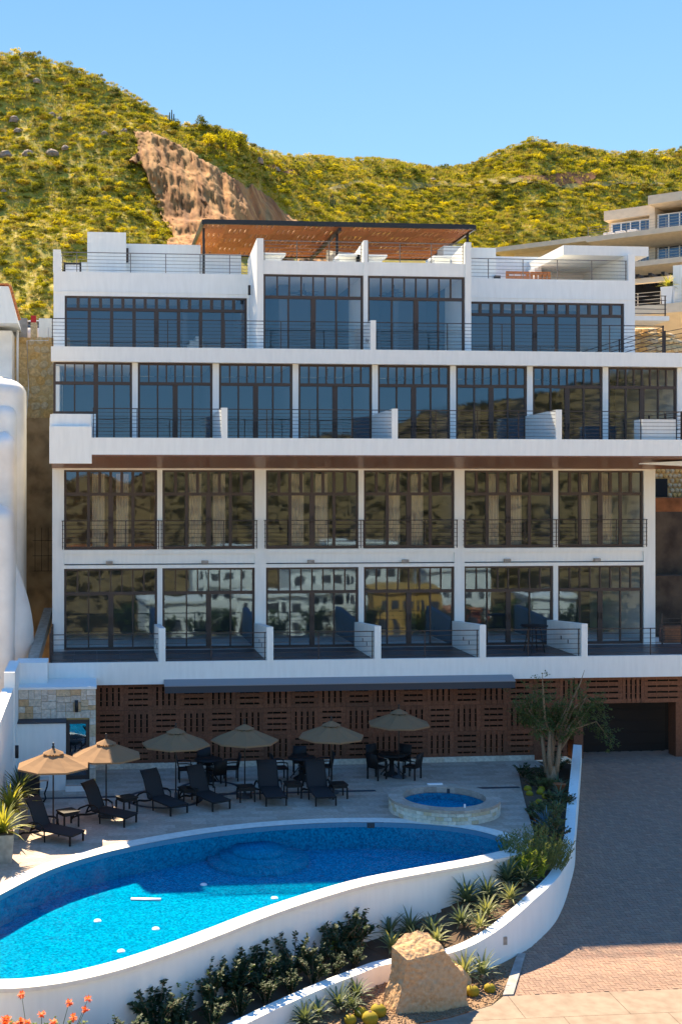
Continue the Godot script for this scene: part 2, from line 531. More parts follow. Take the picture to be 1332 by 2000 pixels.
func build_house() -> void:
	house = thing("apartment_building", "white terraced apartment building with dark framed windows on five floors", "building")
	var X0 := -1.52
	var X1 := 22.76
	# --- floors one and two: one flat front at z = 0
	var bays := [[-1.07, 2.55], [2.75, 6.39], [6.83, 10.54], [10.75, 14.43], [14.83, 18.51], [18.70, 22.28]]
	hp("slab", X0, 30.0, 3.30, 3.70, -9.0, -0.001)
	hp("slab", X0 + 0.001, X1 - 0.001, 7.10, 7.60, -9.0, -0.30)
	hp("slab", X0, 24.6, 10.86, 11.26, -9.0, -0.002)
	hp("slab", X0, 23.9, 14.95, 15.47, -9.0, -0.02)
	var cols := [[X0, -1.07], [2.55, 2.75], [6.39, 6.83], [10.54, 10.75], [14.43, 14.83], [18.51, 18.70], [22.28, X1]]
	for i in cols.size():
		var wide: bool = cols[i][1] - cols[i][0] > 0.3
		hp("column", cols[i][0], cols[i][1], 3.70, 6.90, -0.35, 0.0 if wide else -0.03)
		hp("column", cols[i][0], cols[i][1], 7.63, 10.76, -0.35, 0.0 if wide else -0.03)
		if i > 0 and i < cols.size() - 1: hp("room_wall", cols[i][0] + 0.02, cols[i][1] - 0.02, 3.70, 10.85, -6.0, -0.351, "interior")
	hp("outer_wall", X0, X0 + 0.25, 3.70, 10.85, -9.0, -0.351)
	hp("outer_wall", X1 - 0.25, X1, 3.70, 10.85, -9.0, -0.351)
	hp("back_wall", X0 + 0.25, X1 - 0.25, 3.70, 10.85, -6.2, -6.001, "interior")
	# band between the two floors: rims proud, a sunk panel between the wide columns, a conduit with floodlights along it
	hp("beam", X0, X1, 6.90, 7.03, -0.35, 0.002)
	hp("beam", X0, X1, 7.46, 7.63, -0.35, 0.002)
	for s in [[X0, -1.07], [6.39, 6.83], [14.43, 14.83], [22.28, X1]]: hp("beam", s[0], s[1], 7.03, 7.46, -0.35, 0.0)
	for s in [[-1.07, 6.39], [6.83, 14.43], [14.83, 22.28]]:
		hp("beam_panel", s[0], s[1], 7.03, 7.46, -0.30, -0.07)
		var cd := mb()
		tube(cd, [Vector3(s[0] + 0.02, 7.06, -0.04), Vector3(s[1] - 0.02, 7.06, -0.04)], [0.018, 0.018], 6)
		part(house, "conduit", done(cd), mats["dark_grey"])
		for q in [0.235, 0.735]:
			var x: float = lerpf(s[0], s[1], q)
			var fl := part(house, "floodlight", box_mesh(x - 0.13, x + 0.13, 7.07, 7.19, -0.05, 0.08), mats["planter_stone"])
			part(fl, "lens", box_mesh(x - 0.10, x + 0.10, 7.08, 7.16, 0.0805, 0.09), mats["grey_concrete"])
	hp("trim", X0, X1, 10.74, 10.86, -0.35, 0.02, "cream_stucco")
	for i in bays.size():
		var b: Array = bays[i]
		window(b[0], b[1], 3.72, 6.90, -0.10, 5.92, shares(8), [0.0, 0.25, 0.5, 0.75, 1.0], 0.05, 2)
		window(b[0], b[1], 7.64, 10.74, -0.10, 9.80, shares(8), [0.0, 0.25, 0.5, 0.75, 1.0], 0.11, 2)
		railing(b[0] - 0.07, b[1] + 0.07, 7.66, 8.76, 0.16, 7, [b[0] - 0.05, lerpf(b[0], b[1], 0.25), lerpf(b[0], b[1], 0.66), b[1] + 0.05], 0.155)
	# --- patio terrace of floor one
	hp("patio_slab", X0 - 0.02, 24.0, 2.93, 3.66, 0.0, 3.5)
	hp("patio_slab", X0 - 0.02, 24.0, 3.66, 3.74, 3.36, 3.5)
	for i in 30:
		for j in 4:
			var xa := X0 + 0.86 * i
			if xa > 23.6: continue
			hp("floor_tile", xa + 0.004, minf(xa + 0.856, 23.95), 3.66, 3.70, 0.004 + 0.838 * j, 0.834 + 0.838 * j, "patio_tile" if rng.randf() < 0.6 else "patio_tile_b")
	for x in [2.42, 6.36, 10.36, 14.32, 18.22]: partition(x, x + 0.24, 3.71, 4.72, 4.96, 0.002, 3.52)
	railing(X0 + 0.05, 2.40, 3.74, 4.75, 3.42, 6, [X0 + 0.08])
	for s in [[2.68, 6.34], [6.62, 10.34], [10.62, 14.30], [14.58, 18.20], [18.48, 24.0]]:
		railing(s[0], s[1], 3.74, 4.75, 3.42, 6, [lerpf(s[0], s[1], 0.45), s[1] - 0.04])
	var side := mb(true)
	for k in 6:
		var y := lerpf(3.90, 4.75, k / 5.0)
		bx(side, X0 + 0.02, X0 + 0.045, y - 0.012, y + 0.012, 0.0, 3.4)
	var sr := part(house, "railing", done(side), mats["railing"])
	for k in 4: part(sr, "post", box_mesh(X0, X0 + 0.05, 3.71, 4.78, 0.1 + k * 1.05, 0.15 + k * 1.05), mats["railing"])
	var right := mb(true)
	for k in 6:
		var y := lerpf(3.90, 4.75, k / 5.0)
		bx(right, 22.95, 24.0, y - 0.012, y + 0.012, 0.2, 0.22)
	part(house, "railing", done(right), mats["railing"])
	for x in [22.93, 23.75]: hp("railing_post", x, x + 0.05, 3.71, 4.95, 0.17, 0.22, "railing")
	# awning over the screen
	var aw := mb(true)
	hexa(aw, [Vector3(2.60, 2.90, 3.92), Vector3(15.55, 2.90, 3.92), Vector3(15.55, 2.98, 3.502), Vector3(2.60, 2.98, 3.502),
		Vector3(2.60, 2.93, 3.92), Vector3(15.55, 2.93, 3.92), Vector3(15.55, 3.10, 3.502), Vector3(2.60, 3.10, 3.502)])
	var awn := part(house, "awning", done(aw), mats["awning_top"])
	part(awn, "valance", box_mesh(2.61, 15.54, 2.66, 2.899, 3.86, 3.90), mats["dark_grey"])
	# --- wooden soffit between the second floor and the balcony front
	for i in 11:
		var so := mb(true)
		var za := i * 0.30 + 0.03
		var zb := za + 0.292
		var ya := lerpf(10.80, 11.20, za / 3.3)
		var yb := lerpf(10.80, 11.20, zb / 3.3)
		hexa(so, [Vector3(X0, yb, zb), Vector3(24.2, yb, zb), Vector3(24.2, ya, za), Vector3(X0, ya, za),
			Vector3(X0, 11.25, zb), Vector3(24.2, 11.25, zb), Vector3(24.2, 11.25, za), Vector3(X0, 11.25, za)])
		part(house, "soffit_board", done(so), mats["soffit_wood"])
	# --- floor three: eight bays behind a long balcony
	hp("balcony_floor", X0, 24.4, 11.262, 11.34, -0.001, 3.1, "patio_tile")
	hp("parapet", 0.0, 25.2, 11.22, 11.87, 3.10, 3.32)
	var cb := mb(true)
	bx(cb, X0, 0.0, 10.93, 12.27, 3.0, 3.34)
	bx(cb, X0 + 0.02, -0.02, 12.27, 12.72, 3.0, 3.12)
	part(house, "balcony_corner", done(cb), mats["white_stucco"])
	hp("balcony_corner_side", X0, X0 + 0.2, 11.34, 12.60, 0.03, 2.999)
	hp("balcony_corner_side", -0.2, 0.0, 11.34, 12.50, 0.03, 2.999)
	var f3 := [[X0 + 0.04, 1.57], [1.79, 4.72], [4.97, 7.89], [8.12, 11.08], [11.31, 14.25], [14.48, 17.41], [17.64, 20.56], [20.78, 23.69]]
	for i in 8:
		var b: Array = f3[i]
		if i == 0:
			window(b[0], 0.16, 12.92, 14.93, -0.04, 14.12, shares(4), [0.0, 0.5, 1.0], 0.055, -1, "corner window above the balcony corner")
			window(0.16, b[1], 11.36, 14.93, -0.04, 14.12, shares(4), [0.0, 0.5, 1.0], 0.055, -1)
			hp("wall", X0, 0.16, 11.34, 12.92, -0.25, -0.04)
		else:
			window(b[0], b[1], 11.36, 14.93, -0.06, 14.12, shares(8), [0.0, 0.25, 0.5, 0.75, 1.0], 0.055, 2)
			hp("column", f3[i - 1][1], b[0], 11.34, 14.93, -0.35, 0.0)
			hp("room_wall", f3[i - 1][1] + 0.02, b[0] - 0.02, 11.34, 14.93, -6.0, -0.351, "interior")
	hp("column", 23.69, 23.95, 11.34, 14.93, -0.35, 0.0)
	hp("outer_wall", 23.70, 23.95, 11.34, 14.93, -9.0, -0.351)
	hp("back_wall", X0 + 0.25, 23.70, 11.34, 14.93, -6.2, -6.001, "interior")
	hp("outer_wall", X0, X0 + 0.24, 11.26, 14.93, -9.0, -1.6)
	railing(0.03, 22.3, 11.87, 12.93, 3.20, 8, step_posts(0.03, 22.3, 1.55))
	var rr := mb(true)
	for k in 7:
		var y := lerpf(11.97, 12.93, k / 6.0)
		bar(rr, Vector3(22.3, y, 3.2), Vector3(22.34, y, 0.3), 0.024, 0.024)
	var rrp := part(house, "railing", done(rr), mats["railing"])
	for z in [3.2, 1.8, 0.4]: part(rrp, "post", box_mesh(22.28, 22.34, 11.35, 12.96, z - 0.03, z + 0.03), mats["railing"])
	for x in [4.72, 11.06, 17.33]: partition(x, x + 0.22, 11.34, 12.92, 12.98, 0.002, 3.30)
	hp("partition_wall", 20.86, 22.2, 11.34, 12.66, 2.2, 2.9)
	var wedge := mb(true)
	hexa(wedge, [Vector3(20.9, 10.96, 2.55), Vector3(25.2, 10.80, 3.10), Vector3(25.2, 10.80, 1.4), Vector3(20.9, 10.96, 2.5),
		Vector3(20.9, 10.99, 2.55), Vector3(25.2, 11.22, 3.10), Vector3(25.2, 11.22, 1.4), Vector3(20.9, 10.99, 2.5)])
	part(house, "balcony_bracket", done(wedge), mats["white_stucco"])
	# --- terrace edge of floor four
	hp("terrace_edge", X0 - 0.04, 23.95, 14.93, 15.50, -0.019, 0.30)
	hp("terrace_floor", X0, 23.9, 15.40, 15.46, -3.5, -0.02, "travertine")
	railing(X0 - 0.02, 23.0, 15.50, 16.58, 0.24, 8, step_posts(X0 - 0.02, 23.0, 2.3))
	var stairs := mb(true)
	for k in 6:
		var y := lerpf(15.6, 16.55, k / 5.0)
		bar(stairs, Vector3(23.0, y, 0.24), Vector3(20.9, y - 0.7, -4.6), 0.024, 0.024)
	var sra := part(house, "railing", done(stairs), mats["railing"])
	for k in 3: part(sra, "post", box_mesh(22.95 - k * 0.9, 23.0 - k * 0.9, 15.46, 16.6 - k * 0.3, 0.2 - k * 2.1, 0.26 - k * 2.1), mats["railing"])
	# --- middle block of floor four, nearer than its neighbours
	for s in [[6.60, 6.87], [10.96, 11.13], [15.17, 15.42]]:
		partition_fin(s[0], s[1])
	hp("wall", 6.87, 10.96, 18.66, 19.21, -1.4, -1.06)
	hp("wall", 11.13, 15.17, 18.66, 19.21, -1.4, -1.06)
	hp("slab", 6.87, 15.17, 18.66, 18.95, -9.0, -1.401)
	window(6.87, 10.96, 15.47, 18.66, -1.10, 17.74, shares(8), [0.0, 0.24, 0.5, 0.74, 1.0], 0.055, 2)
	window(11.13, 15.17, 15.47, 18.66, -1.10, 17.74, shares(8), [0.0, 0.24, 0.5, 0.74, 1.0], 0.055, 2)
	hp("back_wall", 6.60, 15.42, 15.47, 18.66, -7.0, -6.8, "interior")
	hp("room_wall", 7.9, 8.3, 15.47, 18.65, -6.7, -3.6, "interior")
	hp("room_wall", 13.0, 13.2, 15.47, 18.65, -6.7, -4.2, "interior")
	partition(10.94, 11.16, 15.46, 16.60, 16.66, -1.0, 0.298)
	railing(6.9, 10.93, 19.21, 20.02, -1.14, 6, step_posts(6.9, 10.93, 1.3), 0.0, "roof_rail")
	railing(11.15, 15.15, 19.21, 20.02, -1.14, 6, step_posts(11.15, 15.15, 1.3), 0.0, "roof_rail")
	# --- side blocks of floor four, set back
	for s in [[-1.58, 6.60, -1.12, 6.52, 8], [15.42, 23.50, 16.05, 23.02, 7]]:
		hp("wall", s[0], s[1], 18.05, 19.05, -3.9, -3.5)
		hp("ledge", s[0], s[1], 18.20, 18.235, -3.499, -3.47)
		hp("slab", s[0], s[1], 18.55, 18.9, -9.5, -3.901)
		var lows := shares(s[4])
		var tops := shares(int(s[4]) * 2)
		window(s[2], s[3], 15.47, 18.05, -3.56, 17.50, tops, lows, 0.13, int(s[4]) / 2)
		hp("column", s[0], s[2], 15.46, 18.05, -3.9, -3.5)
		hp("column", s[3], s[1], 15.46, 18.05, -3.9, -3.5)
		hp("back_wall", s[0], s[1], 15.46, 18.55, -9.5, -9.3, "interior")
	hp("outer_wall", -1.58, -1.35, 15.46, 18.55, -9.3, -3.9)
	hp("outer_wall", 23.2, 23.5, 15.46, 18.55, -9.3, -3.9)
	for k in 7: hp("stair_step", 2.9 + k * 0.28, 3.2 + k * 0.28, 15.47, 15.6 + k * 0.19, -7.4, -6.2, "white_stucco")
	hp("room_wall", 4.0, 4.2, 15.47, 18.5, -9.2, -6.2, "interior")
	hp("kitchen_counter", 4.6, 6.0, 15.47, 16.4, -8.0, -7.2, "white_stucco")
	# --- roof
	hp("roof_fin", -1.60, -1.28, 19.05, 19.96, -5.4, -3.5)
	railing(-1.26, 6.58, 19.05, 19.88, -3.62, 6, [-1.2, -0.62, 1.62, 3.1, 4.55, 5.8], 0.0, "roof_rail")
	hp("stair_head", -0.19, 1.47, 18.9, 21.03, -8.0, -5.0)
	hp("roof_wall", 1.49, 4.78, 18.9, 20.75, -7.8, -6.0)
	var gate := mb(true)
	bx(gate, -1.2, -1.12, 18.9, 19.72, -5.1, -5.0); bx(gate, -0.52, -0.44, 18.9, 19.72, -5.1, -5.0); bx(gate, -1.12, -0.52, 19.62, 19.70, -5.1, -5.0)
	var gt := part(house, "roof_gate", done(gate), mats["black_metal"])
	part(gt, "gate_leaf", box_mesh(-1.12, -0.52, 18.9, 19.62, -5.08, -5.03), mats["white_paint"])
	hp("roof_wall", -0.44, -0.20, 18.9, 19.72, -5.1, -4.98)
	hp("roof_wall", 4.79, 6.59, 18.9, 20.38, -7.0, -6.1)
	hp("vent_pipe", 1.50, 1.60, 19.9, 20.5, -5.9, -5.7, "frame")
	hp("vent_pipe", 4.66, 4.72, 19.0, 19.35, -3.9, -3.84, "dark_grey")
	# terrace furniture built in under the pergola: benches, grill counters, wood screens
	for q in [0.0, 4.25]:
		hp("counter", 6.95 + q, 7.75 + q, 18.95, 19.62, -3.2, -2.2)
		hp("counter_top", 6.88 + q, 7.95 + q, 19.62, 19.72, -3.3, -2.1)
		hp("cabinet", 8.45 + q, 9.15 + q, 18.95, 19.72, -6.4, -5.9, "screen_wood_0")
		hp("wood_screen", 9.45 + q, 10.9 + q, 18.95, 20.05, -7.6, -7.4, "screen_wood_1")
		hp("wood_rail", 10.9 + q, 12.4 + q, 18.95, 19.75, -7.8, -7.5, "screen_wood_2")
		hp("counter", 10.25 + q - (0.0 if q == 0.0 else 0.25), 10.90 + q - (0.0 if q == 0.0 else 0.25), 18.95, 19.60, -3.2, -2.2)
		hp("counter_top", 10.15 + q - (0.0 if q == 0.0 else 0.25), 10.93 + q - (0.0 if q == 0.0 else 0.25), 19.60, 19.72, -3.3, -2.1)
	var tw := mb(true)
	hexa(tw, [Vector3(10.96, 18.95, -1.6), Vector3(11.12, 18.95, -1.6), Vector3(11.12, 18.95, -9.0), Vector3(10.96, 18.95, -9.0),
		Vector3(10.96, 19.6, -1.6), Vector3(11.12, 19.6, -1.6), Vector3(11.12, 21.2, -9.0), Vector3(10.96, 21.2, -9.0)])
	part(house, "roof_partition", done(tw), mats["white_stucco"])
	# right roof: low walls, a covered corner and a slatted gate
	hp("roof_wall", 15.43, 16.6, 18.9, 20.72, -6.0, -5.0)
	hp("roof_wall", 16.6, 18.2, 18.9, 20.9, -8.3, -6.2)
	hp("roof_wall", 17.8, 21.2, 18.9, 20.95, -9.4, -8.4)
	hp("stair_head", 21.6, 24.5, 20.621, 21.02, -9.0, -6.0)
	hp("canopy_slab", 20.45, 24.3, 20.20, 20.62, -9.0, -3.9)
	hp("roof_wall", 23.2, 23.5, 19.05, 20.20, -9.0, -3.5)
	hp("roof_wall", 20.6, 23.2, 18.9, 20.20, -9.0, -8.4, "cream_stucco")
	hp("roof_wall", 20.3, 20.62, 18.9, 20.20, -8.4, -7.0)
	railing(15.44, 23.18, 19.05, 19.92, -3.62, 6, step_posts(15.44, 23.18, 1.5), 0.0, "roof_rail")
	hp("roof_wall", 18.1, 18.35, 18.9, 19.62, -6.2, -6.0, "black_metal")
	slat_panel(house, "slatted_gate", false, Vector3(19.15, 19.35, -6.0), 1.1, 0.95, Vector3.ZERO, "pergola_wood", true)
	slat_panel(house, "slatted_gate", true, Vector3(20.2, 19.35, -6.0), 0.95, 0.95, Vector3.ZERO, "pergola_wood", true)
	# --- wall lights
	for p in [Vector3(6.52, 18.2, -2.35)]:
		hp("wall_light", p.x - 0.10, p.x, p.y - 0.2, p.y + 0.2, p.z - 0.07, p.z + 0.07, "black_metal")

func partition_fin(x0: float, x1: float) -> void:
	var st := mb(true)
	hexa(st, [Vector3(x0, 15.46, -1.0), Vector3(x1, 15.46, -1.0), Vector3(x1, 15.46, -3.9), Vector3(x0, 15.46, -3.9),
		Vector3(x0, 20.08, -1.0), Vector3(x1, 20.08, -1.0), Vector3(x1, 19.72, -3.9), Vector3(x0, 19.72, -3.9)])
	part(house, "fin_wall", done(st), mats["white_stucco"])
	hp("room_wall", x0 + 0.01, x1 - 0.01, 15.46, 18.94, -9.4, -3.901, "interior")

func build_pergola() -> void:
	var p := thing("roof_pergola", "brown slatted wooden pergola with a dark steel edge on the roof terrace", "pergola", Vector3(4.80, 18.95, -4.5))
	var L := 11.85
	var D := 7.5
	var h := 2.42
	part(p, "edge_beam", box_mesh(0, L, h, h + 0.2, -0.12, 0.0), mats["black_metal"])
	part(p, "edge_beam", box_mesh(-0.1, -0.001, h - 0.02, h + 0.18, -D, 0.0), mats["black_metal"])
	part(p, "edge_beam", box_mesh(L + 0.001, L + 0.1, h - 0.02, h + 0.18, -D, 0.0), mats["black_metal"])
	part(p, "edge_beam", box_mesh(0, L, h, h + 0.2, -D, -D + 0.12), mats["black_metal"])
	part(p, "cross_beam", box_mesh(L * 0.5 - 0.06, L * 0.5 + 0.06, h - 0.16, h - 0.02, -D + 0.2, -0.121), mats["black_metal"])
	for x in [0.0, L * 0.5 - 0.05, L - 0.1]:
		for z in [-0.8, -D + 0.1]:
			part(p, "post", box_mesh(x, x + 0.1, -0.05, h - (0.165 if x == L * 0.5 - 0.05 else 0.025), z - 0.05, z + 0.05), mats["black_metal"])
	var n := 11
	var mm := 7
	for i in n:
		for j in mm:
			slat_panel(p, "roof_panel", (i + j) % 2 == 0, Vector3(L * (i + 0.5) / n, h + 0.04, -0.13 - (D - 0.25) * (j + 0.5) / mm), L / n - 0.006, (D - 0.25) / mm - 0.006, Vector3(PI / 2, 0, 0), "pergola_wood", false)

func build_screen() -> void:
	var s := thing("slatted_screen", "long brown wooden screen of woven-look slatted panels behind the pool deck", "screen wall", Vector3(0.15, 0, 3.1))
	var w := 1.024
	for i in 16:
		for j in 3:
			slat_panel(s, "panel", (i + j) % 2 == 0, Vector3(w * (i + 0.5), 2.42 - j * 0.985, 0.0), w - 0.006, 0.98, Vector3.ZERO, "screen_wood", true)
	var x := 16.4
	for q in [[1.0, false], [0.9, true], [1.55, false], [0.85, true], [1.5, false], [0.9, true]]:
		slat_panel(s, "panel", q[1], Vector3(x + q[0] * 0.5, 2.40, 0.0), q[0] - 0.006, 1.02, Vector3.ZERO, "screen_wood", true)
		x += q[0]
	for q in [[16.385, 0.35], [17.95, 0.36], [21.95, 0.4]]:
		part(s, "jamb", box_mesh(q[0], q[0] + q[1], DECK, 1.885, -0.6, -0.001), mats["screen_wood_1"])
	slat_panel(s, "panel", true, Vector3(17.2, 1.40, -0.02), 1.0, 0.98, Vector3.ZERO, "screen_wood", true)
	slat_panel(s, "panel", false, Vector3(17.2, 0.40, -0.02), 1.0, 0.98, Vector3.ZERO, "screen_wood", true)
	for i in 33:
		part(s, "curb_stone", box_mesh(i * 0.497, i * 0.497 + 0.49, DECK, -0.005 - rng.randf() * 0.006, -0.06, 0.05 + rng.randf() * 0.01), mats["clad_stone_%d" % [0, 2, 2, 3][rng.randi() % 4]])
	var b := thing("garage", "dark garage opening with a closed brown door at the top of the drive", "garage", Vector3.ZERO)
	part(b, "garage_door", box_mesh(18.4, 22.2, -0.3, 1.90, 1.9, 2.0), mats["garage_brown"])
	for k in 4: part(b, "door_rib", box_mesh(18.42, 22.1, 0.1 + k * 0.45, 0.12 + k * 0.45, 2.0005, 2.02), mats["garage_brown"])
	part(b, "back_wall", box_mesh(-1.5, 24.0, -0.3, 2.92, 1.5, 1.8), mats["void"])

func build_stone_block() -> void:
	var b := thing("pool_house", "low stone clad pool house with a dark framed glass door", "pool house", Vector3.ZERO)
	part(b, "wall", box_mesh(-2.6, 0.14, -0.5, 3.12, 3.51, 5.40), mats["mortar"])
	part(b, "coping", box_mesh(-2.6, 0.17, 3.121, 3.20, 3.52, 5.50), mats["white_stucco"])
	part(b, "parapet", box_mesh(-2.62, X_SLAB, 3.201, 3.92, 3.4, 4.6), mats["white_stucco"])
	part(b, "plaster_wall", box_mesh(-2.6, -0.88, -0.4, 2.08, 5.401, 6.10), mats["white_stucco"])
	part(b, "ledge", box_mesh(-2.6, -0.86, 2.081, 2.12, 5.40, 6.14), mats["dark_grey"])
	part(b, "step", box_mesh(-0.88, 0.05, -0.4, -0.02, 5.401, 6.3), mats["white_stucco"])
	part(b, "step_tread", box_mesh(-0.88, 0.05, -0.019, 0.012, 5.401, 6.28), mats["travertine"])
	var d := mb(true)
	bx(d, -0.87, -0.75, 0.013, 2.06, 5.401, 5.48); bx(d, -0.20, -0.08, 0.013, 2.06, 5.401, 5.48)
	bx(d, -0.75, -0.20, 1.93, 2.06, 5.401, 5.478); bx(d, -0.75, -0.20, 0.013, 0.16, 5.401, 5.478)
	var door := part(b, "door", done(d), mats["frame"])
	part(door, "pane", box_mesh(-0.75, -0.20, 0.16, 1.93, 5.42, 5.44), mats["glass"])
	part(door, "door_backing", box_mesh(-0.75, -0.20, 0.16, 1.93, 5.402, 5.41), mats["car_glass"])
	# the cladding: squared stones, each its own piece
	var todo := [Rect2(-2.5, 2.121, 2.64, 0.998)]
	var stones := []
	while todo.size() > 0:
		var r: Rect2 = todo.pop_back()
		var lim := rng.randf_range(0.30, 0.42)
		if r.size.x > lim * 1.5 or r.size.y > lim:
			var q := rng.randf_range(0.36, 0.64)
			if r.size.x > r.size.y * 1.1:
				todo.append(Rect2(r.position, Vector2(r.size.x * q, r.size.y)))
				todo.append(Rect2(r.position + Vector2(r.size.x * q, 0), Vector2(r.size.x * (1 - q), r.size.y)))
			else:
				todo.append(Rect2(r.position, Vector2(r.size.x, r.size.y * q)))
				todo.append(Rect2(r.position + Vector2(0, r.size.y * q), Vector2(r.size.x, r.size.y * (1 - q))))
		else: stones.append(r)
	var y := 0.02
	while y < 2.1:
		var hh := minf(rng.randf_range(0.2, 0.4), 2.119 - y)
		if hh < 0.05: break
		stones.append(Rect2(-0.079, y, 0.219, hh))
		y += hh
	for r in stones:
		var x0: float = r.position.x + 0.006
		var z1 := 5.45 + rng.randf() * 0.02
		part(b, "cladding_stone", box_mesh(x0, r.end.x - 0.006, r.position.y + 0.006, r.end.y - 0.006, 5.39, z1), mats["clad_stone_%d" % [0, 0, 2, 2, 2, 3, 3, 1, 4][rng.randi() % 9]])
	var wl := solo("wall_light", lamp_mesh(), mats["black_metal"], "black cylinder wall light on the cream stone cladding", "wall light", Vector3(-0.52, 2.55, 5.54))
	wl.set_meta("label", "black cylinder wall light on the cream stone cladding")
	solo("wall_light", lamp_mesh(), mats["black_metal"], "black wall light on the white boundary wall beside the planters", "wall light", Vector3(-2.40, 1.55, 8.0))

const X_SLAB := -1.545

func lamp_mesh() -> ArrayMesh:
	var st := mb()
	lathe(st, [[0.0, -0.2], [0.06, -0.2], [0.06, 0.2], [0.0, 0.2]], 10)
	bx(st, -0.05, 0.05, -0.05, 0.05, -0.1, 0.0)
	return done(st)

# ---------------------------------------------------------------- pool, deck, walls and drive
var pool_in := []     # water's edge, clockwise seen from above, starting at the far left
var pool_out := []

func v3(a: Array, y := 0.0) -> Array:
	var out := []
	for p in a: out.append(Vector3(p[0], y, p[1]))
	return out

func build_pool() -> void:
	var back := [[-2.31, 16.75], [-1.09, 14.79], [0.29, 13.45], [1.77, 12.49], [3.32, 11.75], [4.92, 11.24], [6.53, 10.99], [8.12, 10.97], [9.65, 11.23], [11.06, 11.87], [11.78, 12.69], [12.02, 13.45]]
	var front := [[11.75, 14.05], [11.2, 14.40], [10.12, 14.94], [8.5, 15.60], [6.95, 16.30], [5.41, 17.30], [3.96, 18.42], [2.6, 19.62], [1.36, 20.66], [0.22, 21.46], [-0.86, 21.95], [-1.91, 22.06], [-3.0, 21.6], [-3.6, 20.4], [-3.3, 18.6]]
	pool_in = spline(v3(back + front), 5, true)
	var n := pool_in.size()
	for i in n:
		var t: Vector3 = (pool_in[(i + 1) % n] - pool_in[(i - 1 + n) % n]).normalized()
		pool_out.append(pool_in[i] + Vector3(t.z, 0, -t.x) * 0.50)
	var pool := thing("swimming_pool", "free-form swimming pool of blue mosaic with a white raised outer wall", "swimming pool")
	# basin
	var st := mb()
	var deep := -1.0
	var poly := PackedVector2Array()
	for p in pool_in: poly.append(Vector2(p.x, p.z))
	var basin := mb()
	for i in n:
		var a: Vector3 = pool_in[i]
		var b: Vector3 = pool_in[(i + 1) % n]
		quad(basin, Vector3(a.x, deep, a.z), Vector3(a.x, -0.33, a.z), Vector3(b.x, -0.33, b.z), Vector3(b.x, deep, b.z))
	var floor_mesh := sheet(poly, func(_q): return deep)
	part(pool, "basin_wall", done(basin), mats["pool_tile"])
	part(pool, "basin_floor", floor_mesh, mats["pool_tile"])
	var band := mb()
	for i in n:
		var a: Vector3 = pool_in[i]
		var b: Vector3 = pool_in[(i + 1) % n]
		quad(band, Vector3(a.x, -0.33, a.z), Vector3(a.x, -0.19, a.z), Vector3(b.x, -0.19, b.z), Vector3(b.x, -0.33, b.z))
	part(pool, "waterline_band", done(band), mats["pool_line"])
	part(pool, "water", sheet(poly, func(_q): return -0.255), mats["water"])
	var cop := mb()
	var wall := mb()
	for i in n:
		var j := (i + 1) % n
		var a: Vector3 = pool_in[i]; var b: Vector3 = pool_in[j]
		var c: Vector3 = pool_out[j]; var d: Vector3 = pool_out[i]
		var up := Vector3(0, -0.18, 0)
		quad(cop, a + up, d + up, c + up, b + up)
		cop.set_smooth_group(-1)
		quad(cop, d + up, d + Vector3(0, -0.27, 0), c + Vector3(0, -0.27, 0), c + up)
		quad(cop, d + Vector3(0, -0.27, 0), d.lerp(a, 0.15) + Vector3(0, -0.27, 0), c.lerp(b, 0.15) + Vector3(0, -0.27, 0), c + Vector3(0, -0.27, 0))
		cop.set_smooth_group(0)
		var da := d.lerp(a, 0.14)
		var cb := c.lerp(b, 0.14)
		quad(wall, da + Vector3(0, -0.268, 0), da + Vector3(0, -4.0, 0), cb + Vector3(0, -4.0, 0), cb + Vector3(0, -0.268, 0))
	part(pool, "coping", done(cop), mats["coping"])
	part(pool, "outer_wall", done(wall), mats["white_stucco"])
	# curved entry steps, skimmer mouth, fittings on the floor
	for k in 3:
		var s := mb()
		lathe(s, [[1.5 - k * 0.36, deep + 0.004 + k * 0.13], [1.5 - k * 0.36, deep + 0.13 + k * 0.13], [0.0, deep + 0.13 + k * 0.13]], 40, Vector3(4.9, 0, 11.9))
		part(pool, "pool_step", done(s), mats["pool_tile"])
	part(pool, "skimmer_mouth", box_mesh(8.38, 8.9, -0.36, -0.2, 10.94, 11.02), mats["dark_grey"])
	for q in [[3.1, 13.9], [4.9, 15.2], [1.6, 17.2], [0.7, 18.6], [0.15, 16.5], [6.2, 15.2]]:
		var f := mb()
		lathe(f, [[0.10, deep + 0.002], [0.08, deep + 0.03], [0.0, deep + 0.035]], 14, Vector3(q[0], 0, q[1]))
		part(pool, "floor_fitting", done(f), mats["white_paint"])
	var dr := mb()
	bar(dr, Vector3(1.05, deep + 0.02, 14.95), Vector3(1.85, deep + 0.02, 15.05), 0.14, 0.03)
	part(pool, "floor_drain", done(dr), mats["white_paint"])
	# --- deck
	var edge := PackedVector2Array()
	for q in [[-2.6, 3.0], [16.6, 3.0], [16.6, 4.3], [15.45, 4.3], [15.2, 5.25], [14.57, 7.28], [13.81, 9.88], [13.05, 12.6]]: edge.append(Vector2(q[0], q[1]))
	var k0 := 11 * 5 + 2
	for i in range(k0, -1, -1): edge.append(Vector2(pool_out[i].x, pool_out[i].z))
	edge.append(Vector2(-3.5, 16.9))
	edge.append(Vector2(-3.5, 10.0))
	struct("pool_deck", sheet(edge, func(_q): return DECK), mats["travertine"])
	# dark inlay: a straight band and two rings
	var bd := mb()
	for s in [[-2.45, 1.30], [3.6, 9.55], [12.75, 14.55]]:
		bx(bd, s[0], s[1], DECK, DECK + 0.006, 7.0, 7.22)
	struct("deck_inlay_band", done(bd), mats["dark_band"])
